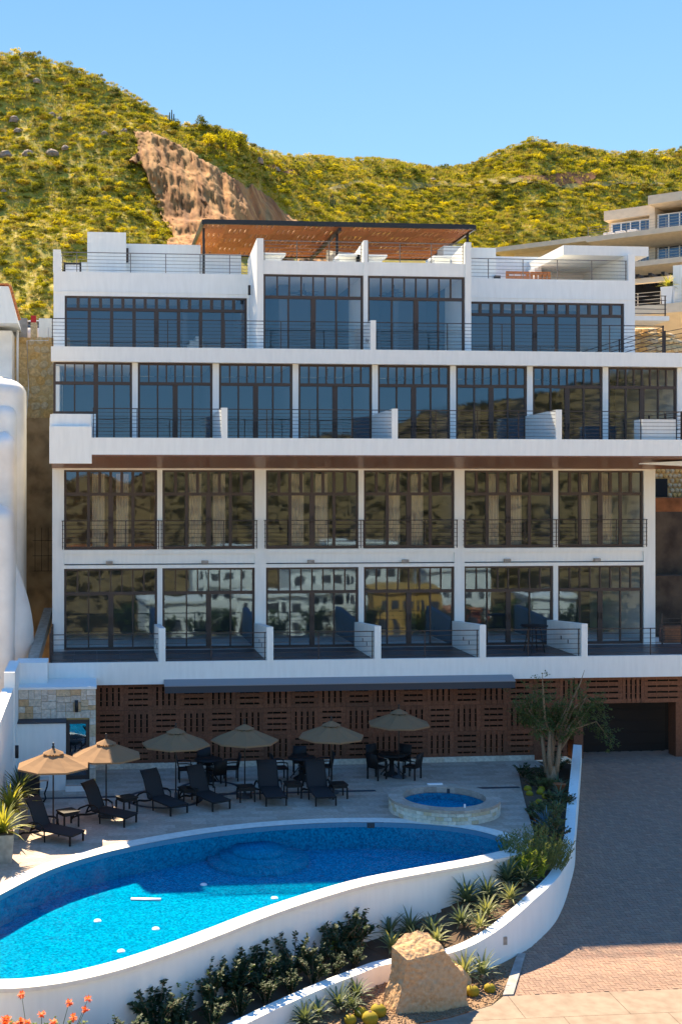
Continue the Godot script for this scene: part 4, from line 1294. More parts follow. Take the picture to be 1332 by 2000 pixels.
func build_furniture() -> void:
	var D := DECK + 0.012
	var u := make_umbrella("sunlit tan parasol nearest the boundary wall, leftmost on the deck")
	u.position = Vector3(-1.15, D, 10.78)
	var ul := ["sunlit tan parasol second from the boundary wall, over the second lounger", "shaded brown parasol over the left dark deck ring", "shaded brown parasol behind the lone lounger side table in the middle of the deck", "shaded brown parasol beside the last lounger in the row", "shaded brown parasol standing at the dining table nearest the spa"]
	var up := [Vector3(0.45, D, 9.55), Vector3(2.73, D, 8.0), Vector3(5.04, D, 7.6), Vector3(8.0, D, 7.3), Vector3(10.80, D, 5.35)]
	for i in 5: copy(u, up[i], 0.16 * i, ul[i])
	var l := make_lounger("dark lounger in full sun under the leftmost parasol, nearest the pool's end")
	l.position = Vector3(-1.2, D, 11.88)
	l.rotation.y = 0.98
	var ll := ["dark lounger half in sun under the second parasol", "dark shaded lounger on the left dark deck ring", "dark shaded lounger between the two deck rings, its back to the first dining table", "dark shaded lounger facing the pool beside the middle parasol", "dark shaded lounger facing the pool, last of the row towards the spa"]
	var lp := [Vector3(0.41, D, 10.07), Vector3(2.2, D, 8.79), Vector3(3.65, D, 8.36), Vector3(5.85, D, 7.9), Vector3(7.44, D, 8.05)]
	var lt := [0.96, 0.60, 0.50, 0.06, 0.06]
	for i in 5: copy(l, lp[i], lt[i], ll[i])
	var t := make_side_table("side table with a sunlit pale top beside the leftmost lounger")
	t.position = Vector3(-0.72, D, 10.55)
	t.rotation.y = 0.5
	var tl := ["side table between the second lounger and a patch of sun", "side table between the two loungers on the dark rings", "side table at the foot of the middle parasol pole", "side table between the two loungers that face the pool", "side table right of the last lounger of the row"]
	var tp := [Vector3(1.10, D, 9.05), Vector3(3.12, D, 8.1), Vector3(5.02, D, 8.05), Vector3(6.62, D, 7.72), Vector3(8.10, D, 7.95)]
	for i in 5: copy(t, tp[i], [0.5, 0.3, 0.1, 0.05, 0.1][i], tl[i])
	var centres := [Vector3(4.05, D, 5.2), Vector3(7.35, D, 5.25), Vector3(10.62, D, 5.05)]
	var names := ["behind the rings", "in the middle", "nearest the spa"]
	var tb: Node3D
	var ch: Node3D
	for i in 3:
		var lab: String = "round dark dining table %s" % names[i]
		if i == 0:
			tb = make_table(lab)
			tb.position = centres[i]
		else: copy(tb, centres[i], 0.2 * i, lab)
		var angles: Array = [[PI / 2, -PI / 2, 0.05, PI + 0.3], [PI / 2 + 0.1, -PI / 2, -0.1, PI + 0.1], [2.2, -2.3, 0.5, -0.7]][i]
		var places := ["left of", "right of", "behind", "in front of"]
		var spots: Array = [["left of", "right of", "against the screen at", "on the pool side of"], ["left of", "right of", "against the screen at", "on the pool side of"], ["on the near left of", "on the near right of", "on the far left of", "on the far right of"]][i]
		for k in 4:
			var a: float = angles[k]
			var d := Vector3(-sin(a), 0, -cos(a)) * 0.80
			var cl: String = "dark wicker armchair %s the dining table %s" % [spots[k], names[i]]
			if ch == null:
				ch = make_chair(cl)
				ch.position = centres[i] + d
				ch.rotation.y = a
			else: copy(ch, centres[i] + d, a, cl)
	# on the terrace of floor one
	var bt := thing("bistro_table", "tall round dark table on the first floor terrace, alone between two white partitions", "table", Vector3(17.0, 3.705, 1.9))
	var st := mb()
	lathe(st, [[0.50, 0.98], [0.52, 1.0], [0.52, 1.03], [0.0, 1.03]], 20)
	part(bt, "table_top", done(st), mats["wicker"])
	for k in 4:
		var a := TAU * k / 4.0 + 0.6
		var g := mb(true)
		bar(g, Vector3(cos(a) * 0.22, 0.98, sin(a) * 0.22), Vector3(cos(a) * 0.40, 0.0, sin(a) * 0.40), 0.035, 0.035)
		part(bt, "leg", done(g), mats["wicker"])
	# square planters along the boundary wall
	for i in 3:
		var z: float = [13.85, 11.5, 9.85][i]
		var p := thing("planter", ["pale stone planter nearest the pool's left end, cut by the picture's edge", "pale stone planter in the middle of the three by the wall", "pale stone planter farthest back, by the covered grill"][i], "planter", Vector3([-2.42, -2.38, -2.22][i], DECK, z), 0.05, "stone planters along the boundary wall")
		var b := mb(true)
		hexa(b, [Vector3(-0.24, 0, 0.24), Vector3(0.24, 0, 0.24), Vector3(0.24, 0, -0.24), Vector3(-0.24, 0, -0.24),
			Vector3(-0.30, 0.78, 0.30), Vector3(0.30, 0.78, 0.30), Vector3(0.30, 0.78, -0.30), Vector3(-0.30, 0.78, -0.30)])
		part(p, "pot", done(b), mats["planter_stone"])
		part(p, "soil", box_mesh(-0.27, 0.27, 0.7805, 0.80, -0.27, 0.27), mats["bed_soil"])
		var s := rosette(54, 0.98, 0.045, 0.9, 31 + i, true)
		solo("sword_leaf_plant", s, mats["sword_leaf" if i != 2 else "sword_leaf_dark"], ["bright yellow-green sword-leaved plant in the nearest stone planter", "yellow-green sword-leaved plant in the middle stone planter", "dark green sword-leaved plant in the farthest stone planter"][i], "plant", Vector3([-2.42, -2.38, -2.22][i], DECK + 0.79, z), Vector3(0, i * 1.3, 0), "sword-leaved plants in the planters")
	# covered grill in the corner
	var g := thing("covered_grill", "dark grill cart with a hanging hose in the corner by the plaster wall", "grill", Vector3(-2.05, DECK, 7.35))
	var gb := mb()
	lathe(gb, [[0.0, 0.75], [0.34, 0.78], [0.38, 0.92], [0.30, 1.10], [0.0, 1.16]], 14)
	part(g, "lid", done(gb), mats["dark_grey"])
	part(g, "cabinet", box_mesh(-0.36, 0.36, 0.05, 0.74, -0.26, 0.26), mats["black_metal"])
	part(g, "shelf", box_mesh(0.361, 0.66, 0.68, 0.72, -0.24, 0.24), mats["steel"])
	var hs := mb()
	tube(hs, [Vector3(0.62, 0.7, 0.2), Vector3(0.60, 0.5, 0.24), Vector3(0.52, 0.28, 0.22), Vector3(0.56, 0.12, 0.26), Vector3(0.48, 0.02, 0.3)], [0.03, 0.03, 0.03, 0.03, 0.03], 6)
	part(g, "hose", done(hs), mats["rubber"])

# ---------------------------------------------------------------- garden plants
func blade(st: SurfaceTool, base: Vector3, dir: Vector3, up: float, length: float, width: float, droop: float, seg := 4) -> void:
	var side := dir.cross(Vector3.UP).normalized()
	var pts := []
	var p := base
	var ang := up
	for i in seg + 1:
		pts.append(p)
		p += (dir * cos(ang) + Vector3.UP * sin(ang)) * length / seg
		ang -= droop / seg
	for i in seg:
		var w0 := width * (1.0 - pow(float(i) / seg, 1.7)) * (0.75 + 0.25 * minf(1.0, i * 2.0))
		var w1 := width * (1.0 - pow(float(i + 1) / seg, 1.7))
		var k0: Vector3 = pts[i] - Vector3(0, w0 * 0.35, 0); var k1: Vector3 = pts[i + 1] - Vector3(0, w1 * 0.35, 0)
		quad(st, pts[i] - side * w0, k0, k1, pts[i + 1] - side * w1)
		quad(st, k0, pts[i] + side * w0, pts[i + 1] + side * w1, k1)

func rosette(n: int, length: float, width: float, lift: float, s: int, sword := false) -> ArrayMesh:
	var r := RandomNumberGenerator.new()
	r.seed = s
	var st := mb()
	for i in n:
		var a := i * 2.39996 + r.randf_range(-0.2, 0.2)
		var share := float(i) / n
		var up := lerpf(0.25, 1.35, share) * (0.9 + lift * 0.2)
		blade(st, Vector3(cos(a) * 0.03, lerpf(0.0, 0.12, share), sin(a) * 0.03), Vector3(cos(a), 0, sin(a)), up + r.randf_range(-0.12, 0.12), length * r.randf_range(0.72, 1.05), width * r.randf_range(0.8, 1.1), r.randf_range(0.6, 1.3) if sword else r.randf_range(0.5, 1.1))
	return done(st)

func spiky(called: String, label: String, category: String, kinds: Array, stem: float, mat: String, at: Vector3, size: float, turn: float, group: String) -> void:
	var o := thing(called, label, category, at, turn, group)
	o.scale = Vector3.ONE * size
	var k: int = rng.randi() % kinds.size()
	if stem > 0.0:
		var st := mb()
		tube(st, [Vector3.ZERO, Vector3(0.02, stem, 0.01)], [0.05, 0.06], 7)
		part(o, "stem", done(st), mats["bark"])
	part(o, "leaves", kinds[k], mats[mat], Vector3(0.02 if stem > 0.0 else 0.0, stem, 0))

func leafy_mesh(s: int, h: float, spread: float, stems: int, leaf_len: float, per: int) -> Array:
	var r := RandomNumberGenerator.new()
	r.seed = s
	var wood := mb()
	var lf := mb()
	for i in stems:
		var a := r.randf() * TAU
		var tip := Vector3(cos(a) * spread * sqrt(r.randf()), h * r.randf_range(0.45, 1.0), sin(a) * spread * sqrt(r.randf()) * 0.8)
		var mid := tip * 0.5 + Vector3(0, h * 0.08, 0)
		tube(wood, [Vector3(tip.x * 0.15, 0, tip.z * 0.15), mid, tip], [0.018, 0.012, 0.006], 4, false)
		for k in per:
			var q := pow(r.randf(), 0.7)
			var base: Vector3 = (Vector3.ZERO.lerp(mid, q * 2.0) if q < 0.5 else mid.lerp(tip, q * 2.0 - 1.0))
			var b := r.randf() * TAU
			var dir := Vector3(cos(b), r.randf_range(-0.3, 0.8), sin(b)).normalized()
			var side := dir.cross(Vector3(r.randf() - 0.5, 1, r.randf() - 0.5)).normalized() * leaf_len * 0.34
			var e := base + dir * leaf_len * r.randf_range(0.7, 1.2)
			var c := base.lerp(e, 0.5)
			tri(lf, base, c + side, e)
			tri(lf, base, e, c - side)
	return [done(wood), done(lf)]

func leafy(called: String, label: String, category: String, kind: Array, mat: String, at: Vector3, size: float, turn: float, group: String) -> Node3D:
	var o := thing(called, label, category, at, turn, group)
	o.scale = Vector3.ONE * size
	part(o, "stems", kind[0], mats["bark"])
	part(o, "leaves", kind[1], mats[mat])
	return o

func wall_at(x: float) -> int:
	var best := 0
	for i in wall_path.size():
		if absf(wall_path[i].x - x) < absf(wall_path[best].x - x): best = i
	return best

func bed_point(x: float, back: float) -> Vector3:   # a place in the bed, measured back from the low wall
	var i := wall_at(x)
	var p: Vector3 = wall_path[i]
	return Vector3(p.x - back * 0.35, bed_height(i) + 0.02, p.z - 0.35 - back)

func build_garden() -> void:
	var aloes := []
	for k in 6: aloes.append(rosette(26 + 5 * k, 0.44, 0.030, 0.25 + 0.15 * k, 200 + k))
	var swords := []
	for k in 3: swords.append(rosette(30, 0.55, 0.024, 0.2, 240 + k, true))
	# aloes between the pool wall and the curved wall, from the bush down to the boulder
	var row := [[12.0, 0.5, 1.0, "tall dark aloe tucked under the rosemary bush"], [11.7, 0.95, 1.15, "large dark aloe against the pool wall, first below the bush"], [11.25, 0.35, 0.9, "small pale aloe on the wall edge below the bush"], [10.9, 1.0, 1.0, "dark aloe standing close to the pool wall's shaded face"], [10.45, 1.3, 1.2, "tallest dark aloe, its spikes high against the white pool wall"], [10.5, 0.5, 0.95, "pale green aloe with sunlit tips over the curved wall"], [10.05, 0.2, 0.85, "small pale aloe leaning over the curved wall's edge"], [9.75, 0.75, 1.0, "aloe with yellow-lit leaf tips in the middle of the bed"], [9.2, 0.9, 1.05, "aloe with a dark dry flower head"], [8.9, 0.4, 1.0, "pale drooping aloe near the middle of the bed"], [8.75, 1.2, 1.15, "upright dark aloe pair, right one, by the pool wall"], [8.2, 1.3, 1.1, "upright dark aloe pair, left one, by the pool wall"], [8.25, 0.35, 0.9, "pale drooping aloe just above the boulder's right shoulder"], [7.7, 0.5, 0.95, "pale drooping aloe directly above the boulder"], [7.2, 1.25, 1.05, "single dark aloe against the wall, left of the upright pair"]]
	for q in row:
		spiky("aloe", q[3], "aloe", aloes, 0.12, "aloe_pale" if q[3].contains("pale") else "aloe_leaf", bed_point(q[0], q[1]), q[2] * rng.randf_range(1.15, 1.4), rng.randf() * 6, "aloes in the planted bed")
	# right of the boulder and in front of the low wall
	var out := [[9.08, 18.6, 1.15, "aloe_pale", "bright spreading aloe right of the boulder"], [9.55, 18.45, 1.05, "aloe_leaf", "darker aloe at the foot of the curved wall, right of the bright one"], [6.2, 19.4, 1.0, "aloe_leaf", "upright aloe left of the boulder against the low wall"], [5.65, 19.95, 1.05, "aloe_leaf", "aloe with twisting leaves in front of the low wall"], [5.95, 20.0, 0.9, "aloe_leaf", "dense aloe beside the twisting one"], [5.15, 20.3, 0.95, "aloe_leaf", "aloe at the lower picture edge, second from the left"], [4.75, 20.65, 0.9, "aloe_leaf", "aloe at the lower picture edge, farthest left of the gravel"]]
	for q in out: spiky("aloe", q[4], "aloe", aloes, 0.10, q[3], Vector3(q[0], ground_y(q[1]) + 0.02, q[1]), q[2] * rng.randf_range(1.1, 1.3), rng.randf() * 6, "aloes in the gravel")
	# barrel cacti
	var ball := mb()
	for j in 8:
		for i in 36:
			var f := func(ii: int, jj: int) -> Vector3:
				var a := TAU * ii / 36.0
				var b := PI * jj / 8.0
				var r := 1.0 + 0.06 * (1.0 if ii % 2 == 0 else -1.0)
				return Vector3(sin(b) * cos(a) * r, -cos(b) * 0.92 + 0.7, sin(b) * sin(a) * r) * 0.17
			quad(ball, f.call(i + 1, j), f.call(i, j), f.call(i, j + 1), f.call(i + 1, j + 1))
	var cactus := done(ball)
	var crown := mb()
	lathe(crown, [[0.05, 0.262], [0.03, 0.285], [0.0, 0.29]], 8)
	var tuft := done(crown)
	var spots := [[6.58, 20.13, 1.05, "barrel cactus nearest the boulder's lower left corner"], [6.30, 20.5, 1.05, "barrel cactus at the picture's lower edge left of the boulder"], [6.16, 20.12, 0.85, "barrel cactus beside the aloes, leftmost of its four"], [5.85, 20.46, 0.8, "barrel cactus half out of the picture below the aloes"], [9.07, 19.26, 0.95, "barrel cactus at the boulder's lower right corner"], [9.55, 19.1, 0.8, "small barrel cactus alone right of the boulder"],
		[14.72, 7.46, 1.1, "barrel cactus in the upper bed, back left"], [15.19, 7.5, 1.0, "barrel cactus in the upper bed, in front of the tree"], [14.55, 8.1, 1.0, "barrel cactus in the upper bed at the deck edge"], [14.98, 7.95, 1.1, "barrel cactus in the upper bed, middle of the group"], [14.95, 8.5, 1.0, "barrel cactus in the upper bed, second from the front"], [14.47, 9.2, 1.05, "barrel cactus in the upper bed, front right"], [14.19, 9.54, 1.0, "barrel cactus in the upper bed, foremost"]]
	for q in spots:
		var y := ground_y(q[1]) if q[1] > 15.0 else -0.26
		var o := thing("barrel_cactus", "round yellow " + q[3], "cactus", Vector3(q[0], y, q[1]), rng.randf() * 3, "golden barrel cacti")
		o.scale = Vector3.ONE * (q[2] if q[1] > 15.0 else q[2] * 0.68)
		part(o, "body", cactus, mats["cactus"])
		part(o, "crown_tuft", tuft, mats["canopy"])
	# dark leafy shrubs along the foot of the pool wall
	var kinds := []
	for k in 4: kinds.append(leafy_mesh(300 + k, 1.0, 0.66, 24, 0.10, 60))
	var shrubs := [[6.95, 0.9, 1.15, "tall dark leafy shrub behind the boulder, its shoots high on the pool wall"], [6.4, 0.95, 1.1, "dark leafy shrub left of the boulder with a forked top"], [5.75, 0.8, 0.9, "dark shrub with a sunlit sprig by the low wall"], [5.2, 0.9, 1.0, "rounded dark shrub in the middle of the pool wall planting"], [4.65, 0.75, 0.85, "small dark shrub between two larger ones"], [4.2, 0.95, 1.1, "dark shrub with a tall curling shoot"], [3.55, 1.0, 1.25, "large dark shrub with pointed shoots, left of the curling one"], [2.95, 0.9, 1.05, "dark shrub with bright leaves at its front"], [2.3, 0.9, 1.0, "dark shrub by a short stake"], [1.75, 1.1, 1.1, "low dark shrub under the pool wall, third from the left"], [1.1, 1.0, 1.1, "dark shrub with one tall bare shoot"], [0.35, 1.2, 1.0, "dark shrub at the picture's lower edge beside the flowers"]]
	for i in shrubs.size():
		var q: Array = shrubs[i]
		var o := leafy("leafy_shrub", q[3], "shrub", kinds[i % 4], "dark_leaf", bed_point(q[0], q[1]), q[2] * rng.randf_range(0.78, 1.08), rng.randf() * 6, "dark shrubs along the pool wall")
		if q[3].contains("sunlit") or q[3].contains("bright"):
			var sp := leafy_mesh(330 + i, 0.5, 0.22, 3, 0.08, 16)
			part(o, "bright_sprig", sp[1], mats["bright_leaf"], Vector3(0.35, 0.35, 0.45))
	# a lower front row that spills over the low wall
	var front_row := [[6.6, 0.30, 0.62, "low dark shrub spilling over the low wall just left of the boulder"], [5.9, 0.25, 0.55, "small dark shrub at the low wall's edge below the forked one"], [5.35, 0.28, 0.66, "dark shrub hanging over the low wall's middle"], [4.75, 0.25, 0.58, "small dark shrub at the wall edge left of the middle"], [4.1, 0.3, 0.70, "broad dark shrub lapping over the low wall below the curling shoot"], [3.4, 0.3, 0.62, "dark front shrub under the largest shrub"], [2.75, 0.3, 0.70, "dark front shrub near the bright-leaved one"], [2.1, 0.35, 0.62, "dark front shrub by the stake"], [1.3, 0.4, 0.7, "dark front shrub near the lower picture edge"]]
	for i in front_row.size():
		var q: Array = front_row[i]
		leafy("leafy_shrub", q[3], "shrub", kinds[(i + 1) % 4], "dark_leaf", bed_point(q[0], q[1]), q[2], rng.randf() * 6, "dark shrubs along the pool wall")
	# red-orange flowering plant in the lower left corner
	var fl := thing("flowering_shrub", "orange flowering shrub with feathery stalks in the lower left corner", "flowering shrub", Vector3(-1.0, -1.35, 23.9))
	var fk := leafy_mesh(350, 1.15, 0.95, 40, 0.07, 90)
	part(fl, "stems", fk[0], mats["bark"])
	part(fl, "leaves", fk[1], mats["bright_leaf"])
	var r := RandomNumberGenerator.new()
	r.seed = 77
	for k in 22:
		var c := Vector3(r.randf_range(-1.1, 0.95), r.randf_range(0.85, 1.5), r.randf_range(-0.4, 0.4))
		var st := mb()
		for e in 22:
			var d := Vector3(r.randf_range(-1, 1), r.randf_range(-0.6, 1), r.randf_range(-1, 1)).normalized()
			var sd := d.cross(Vector3.UP).normalized() * 0.025
			tri(st, c, c + d * 0.05 + sd, c + d * 0.10)
			tri(st, c, c + d * 0.10, c + d * 0.05 - sd)
		part(fl, "flower", done(st), mats["flower"])
		var sk := mb()
		tube(sk, [Vector3(c.x * 0.5, 0.3, c.z * 0.5), c], [0.008, 0.005], 4, false)
		part(fl, "stalk", done(sk), mats["tree_leaf"])
	# feathery upright bush at the pool's right end
	var rb := thing("rosemary_bush", "tall feathery green bush with sunlit yellow sprigs at the right end of the pool", "bush", Vector3(12.5, -0.85, 14.15))
	for half in 2:
		var st := mb()
		var rr := RandomNumberGenerator.new()
		rr.seed = 90 + half
		for i in 230 if half == 0 else 110:
			var a := rr.randf() * TAU
			var q := sqrt(rr.randf())
			var base := Vector3(cos(a) * q * 0.75, 0.1, sin(a) * q * 0.7)
			if half == 1: base = Vector3(-0.45 + rr.randf_range(-0.4, 0.45), 0.05, 0.65 + rr.randf_range(-0.3, 0.3))
			var top := base + Vector3(cos(a) * 0.35 * q, rr.randf_range(0.6, 1.2) * (1.25 - 0.5 * q) * (1.0 if half == 0 else 0.7), sin(a) * 0.35 * q)
			for k in 26:
				var p := base.lerp(top, 0.15 + 0.85 * k / 26.0)
				var b := rr.randf() * TAU
				var d := Vector3(cos(b), 0.9, sin(b)).normalized() * rr.randf_range(0.06, 0.11)
				var s := d.cross(Vector3(sin(b), 0.2, cos(b))).normalized() * 0.016
				tri(st, p - s, p + s, p + d)
		part(rb, "foliage", done(st), mats["rosemary" if half == 0 else "bright_leaf"])
	# blue agave and small grey ones beside the curved wall
	var big := []
	big.append(rosette(44, 0.85, 0.045, 1.4, 260))
	spiky("agave", "blue-grey agave with stiff upright leaves beside the curved wall", "agave", big, 0.0, "agave_blue", Vector3(13.8, -0.42, 11.6), 0.85, 0.4, "")
	var greys := [[15.9, 7.6, "grey-green agave at the foot of the tree, nearest the wall"], [15.5, 8.3, "grey-green agave in front of the tree, right"], [15.2, 9.0, "grey-green agave left of the pair below the tree"], [14.75, 10.1, "grey-green agave just above the blue one"], [16.0, 6.9, "grey-green agave behind the tree trunk"]]
	for q in greys: spiky("agave", q[2], "agave", swords, 0.0, "aloe_leaf", Vector3(q[0], -0.26, q[1]), 0.95, rng.randf() * 6, "grey agaves in the upper bed")
	# low cover in the upper bed
	var low := []
	for k in 3: low.append(leafy_mesh(370 + k, 0.5, 0.5, 16, 0.07, 50))
	var lows := [[15.25, 5.6, 1.1, "dark_leaf", "dark low plant at the back corner of the upper bed"], [15.6, 6.1, 1.0, "dark_leaf", "dark low plant against the tree's left side"], [15.15, 6.8, 0.9, "dark_leaf", "reddish-dark low plant at the inlay band's end"], [14.35, 10.7, 1.0, "rosemary", "yellowish low plant in front of the cacti"], [14.1, 11.5, 1.0, "rosemary", "yellowish low plant left of the blue agave"], [13.75, 12.3, 1.0, "rosemary", "yellowish low plant by the deck edge above the big bush"], [13.6, 13.0, 0.9, "dark_leaf", "dark low plant just behind the big bush"], [16.35, 5.5, 1.5, "dark_leaf", "tall dark shrub between the tree and the wall's upper end"], [16.75, 4.7, 1.4, "dark_leaf", "tall dark shrub against the screen jamb"], [14.6, 10.3, 0.7, "rosemary", "small yellowish plant among the front cacti"]]
	for i in lows.size():
		var q: Array = lows[i]
		leafy("ground_plant", q[4], "plant", low[i % 3], q[3], Vector3(q[0], -0.28, q[1]), q[2], rng.randf() * 6, "low plants in the upper bed")
	for k in 22:
		var z := rng.randf_range(7.0, 13.2)
		var x := lerpf(14.75, 13.0, (z - 7.0) / 6.0) + rng.randf_range(0.0, 0.6 if z > 9.5 else 1.2)
		if z < 9.6 and x < 15.2: x += 0.4
		leafy("ground_plant", ("low yellowish plant among the fillers of the upper bed" if k % 3 else "low dark green plant among the fillers of the upper bed") + (", near the tree" if z < 9.2 else (", near the blue agave" if z < 11.5 else ", near the big bush")), "plant", low[k % 3], "rosemary" if k % 3 else "dark_leaf", Vector3(x, -0.30 - 0.05 * (z - 9.0), z), rng.randf_range(0.55, 0.9), rng.randf() * 6, "filler plants in the upper bed")
	var pot := mb()
	lathe(pot, [[0.13, 0.0], [0.2, 0.3], [0.22, 0.31], [0.17, 0.30], [0.0, 0.27]], 14)
	solo("terracotta_pot", done(pot), mats["terracotta"], "small terracotta pot at the foot of the tree", "pot", Vector3(15.72, -0.26, 7.75))
	build_tree()

func build_tree() -> void:
	# several pale trunks from one foot, thin limbs, light feathery foliage
	var t := thing("garden_tree", "multi-stemmed tree with pale trunks and thin dark foliage in front of the screen", "tree", Vector3(15.95, -0.28, 6.4))
	var r := RandomNumberGenerator.new()
	r.seed = 8
	var wood := mb()
	var tips := []
	tube(wood, [Vector3(0, 0, 0), Vector3(0.02, 0.3, 0), Vector3(0, 0.62, 0)], [0.27, 0.22, 0.15], 9)
	for q in [[-0.26, 1.7, -0.15, 0.10], [-0.10, 1.9, 0.16, 0.10], [0.08, 1.75, -0.1, 0.09], [0.26, 1.6, 0.12, 0.11], [0.18, 1.5, -0.2, 0.08]]:
		var a := Vector3(q[0] * 0.45, 0.25, q[2] * 0.5)
		var b := Vector3(q[0] * 1.1, q[1], q[2])
		tube(wood, [a, a.lerp(b, 0.5) + Vector3(r.randf_range(-0.06, 0.06), 0, 0), b], [q[3], q[3] * 0.72, q[3] * 0.5], 8)
		for k in 5:
			var d := Vector3(q[0] * 2.0 + r.randf_range(-0.7, 0.5), r.randf_range(0.1, 1.5), q[2] * 2.0 + r.randf_range(-0.6, 0.6))
			var c := b + d * 0.55
			var e := b + d + Vector3(0, r.randf_range(-0.1, 0.3), 0)
			tube(wood, [b, c, e], [q[3] * 0.35, 0.022, 0.008], 6)
			tips.append([c, e])
	# limbs that reach out over the drive, and thin whips above the crown
	for q in [[Vector3(0.28, 1.2, 0.1), Vector3(0.75, 1.95, 0.2), Vector3(1.5, 2.2, 0.3), Vector3(2.0, 1.5, 0.4)], [Vector3(0.24, 1.5, 0.0), Vector3(0.8, 2.6, 0.0), Vector3(1.2, 3.0, 0.1), Vector3(1.7, 2.6, 0.2)], [Vector3(-0.2, 1.9, 0.0), Vector3(-0.3, 2.8, 0.1), Vector3(-0.35, 3.6, 0.1), Vector3(-0.35, 3.9, 0.1)], [Vector3(0.3, 1.8, 0.0), Vector3(0.8, 3.0, 0.0), Vector3(1.05, 3.5, 0.0), Vector3(1.2, 3.95, 0.0)]]:
		tube(wood, q, [0.05, 0.035, 0.018, 0.006], 6)
		if q[3].y < 3.0:
			tips.append([q[1], q[2]])
			tips.append([q[2], q[3]])
			tips.append([q[2], q[3]])
		else: tips.append([q[1], q[2]])
	part(t, "trunk", done(wood), mats["bark"])
	var lf := mb()
	for tip in tips:
		for k in 15:
			var c: Vector3 = tip[0].lerp(tip[1], r.randf_range(0.0, 1.15)) + Vector3(r.randf_range(-0.32, 0.32), r.randf_range(-0.28, 0.32), r.randf_range(-0.32, 0.32))
			var sd := Vector3(r.randf_range(-1, 1), r.randf_range(-0.5, 0.6), r.randf_range(-1, 1)).normalized()
			for e in 24:
				var p := c + sd * r.randf_range(-0.18, 0.22) + Vector3(r.randf_range(-0.06, 0.06), r.randf_range(-0.06, 0.06), r.randf_range(-0.06, 0.06))
				var d := Vector3(r.randf_range(-1, 1), r.randf_range(-0.7, 0.5), r.randf_range(-1, 1)).normalized() * r.randf_range(0.05, 0.10)
				var s := d.cross(Vector3(0.3, 1, 0.2)).normalized() * 0.024
				tri(lf, p, p + d * 0.5 + s, p + d)
				tri(lf, p, p + d, p + d * 0.5 - s)
	part(t, "foliage", done(lf), mats["tree_leaf"])

# ---------------------------------------------------------------- hillside behind
const COLS := [-260.0, -60.0, 0.0, 60.0, 110.0, 170.0, 230.0, 290.0, 340.0, 400.0, 450.0, 480.0, 520.0, 560.0, 640.0, 760.0, 860.0, 910.0, 960.0, 1005.0, 1045.0, 1085.0, 1150.0, 1250.0, 1332.0, 1650.0]
const RIDGE := [140.0, 108.0, 101.0, 101.0, 112.0, 128.0, 155.0, 190.0, 229.0, 242.0, 256.0, 272.0, 290.0, 294.0, 299.0, 307.0, 317.0, 311.0, 297.0, 281.0, 272.0, 278.0, 283.0, 288.0, 288.0, 290.0]
const FAR := [108.0, 110.0, 112.0, 112.0, 112.0, 111.0, 110.0, 108.0, 106.0, 106.0, 108.0, 112.0, 126.0, 136.0, 150.0, 160.0, 165.0, 166.0, 166.0, 166.0, 166.0, 168.0, 170.0, 172.0, 174.0, 180.0]
var hill_noise: FastNoiseLite
var scar := PackedVector2Array([Vector2(262, 258), Vector2(290, 262), Vector2(330, 276), Vector2(380, 296), Vector2(425, 318), Vector2(470, 347), Vector2(510, 372), Vector2(545, 398), Vector2(600, 425), Vector2(640, 440), Vector2(640, 492), Vector2(330, 492), Vector2(322, 455), Vector2(342, 438), Vector2(318, 400), Vector2(300, 360), Vector2(280, 325), Vector2(250, 318), Vector2(272, 300)])

func column_value(a: Array, px: float) -> float:
	for i in COLS.size() - 1:
		if px <= COLS[i + 1]:
			return lerpf(a[i], a[i + 1], smoothstep(0.0, 1.0, clampf((px - COLS[i]) / (COLS[i + 1] - COLS[i]), 0.0, 1.0)) * 0.5 + 0.5 * clampf((px - COLS[i]) / (COLS[i + 1] - COLS[i]), 0.0, 1.0))
	return a[-1]

func hill_depth(px: float, v: float) -> float:
	var near := lerpf(64.0, 122.0, smoothstep(450.0, 1050.0, px))
	return lerpf(near, column_value(FAR, px), pow(clampf(v, 0.0, 1.4), 1.15))

func hill_point(px: float, v: float) -> Vector3:   # v runs from the foot (0) over the ridge (1) to the far side (1.3)
	var foot := lerpf(685.0, 600.0, smoothstep(300.0, 1100.0, px))
	var ridge := column_value(RIDGE, px)
	var py := lerpf(foot, ridge, minf(v, 1.0))
	var p := sight(px, py, hill_depth(px, v))
	if v > 1.0: p.y -= (v - 1.0) * 40.0
	p.y += hill_noise.get_noise_2d(p.x, p.z) * 1.5 * minf(1.0, v * 4.0) * (1.0 - 0.55 * smoothstep(0.7, 1.0, v)) - 0.4
	return p

func hill_share(px: float, py: float) -> float:
	var foot := lerpf(685.0, 600.0, smoothstep(300.0, 1100.0, px))
	return (py - foot) / (column_value(RIDGE, px) - foot)

func scrub_mesh(s: int, n: int, size: float) -> ArrayMesh:
	var r := RandomNumberGenerator.new()
	r.seed = s
	var st := mb()
	var lobes := []
	for k in 7: lobes.append([Vector3(r.randf_range(-0.6, 0.6), r.randf_range(0.15, 0.8), r.randf_range(-0.6, 0.6)), r.randf_range(0.3, 0.5)])
	for i in n:
		var l: Array = lobes[i % 7]
		var d := Vector3(r.randf_range(-1, 1), r.randf_range(-0.8, 1), r.randf_range(-1, 1)).normalized()
		var p: Vector3 = l[0] + d * l[1] * r.randf_range(0.6, 1.1)
		var u := Vector3(r.randf_range(-1, 1), r.randf_range(-0.4, 1), r.randf_range(-1, 1)).normalized()
		var s1 := u.cross(d + Vector3(0.1, 0.1, 0.2)).normalized() * size * 0.5
		u = u * size * r.randf_range(0.8, 1.5)
		tri(st, p - s1, p + s1 * 0.9, p + u)
		tri(st, p - s1 * 0.6 - u * 0.5, p + s1 * 0.5 + u * 0.2, p + s1 * 0.3 + u * 0.9)
	return done(st)

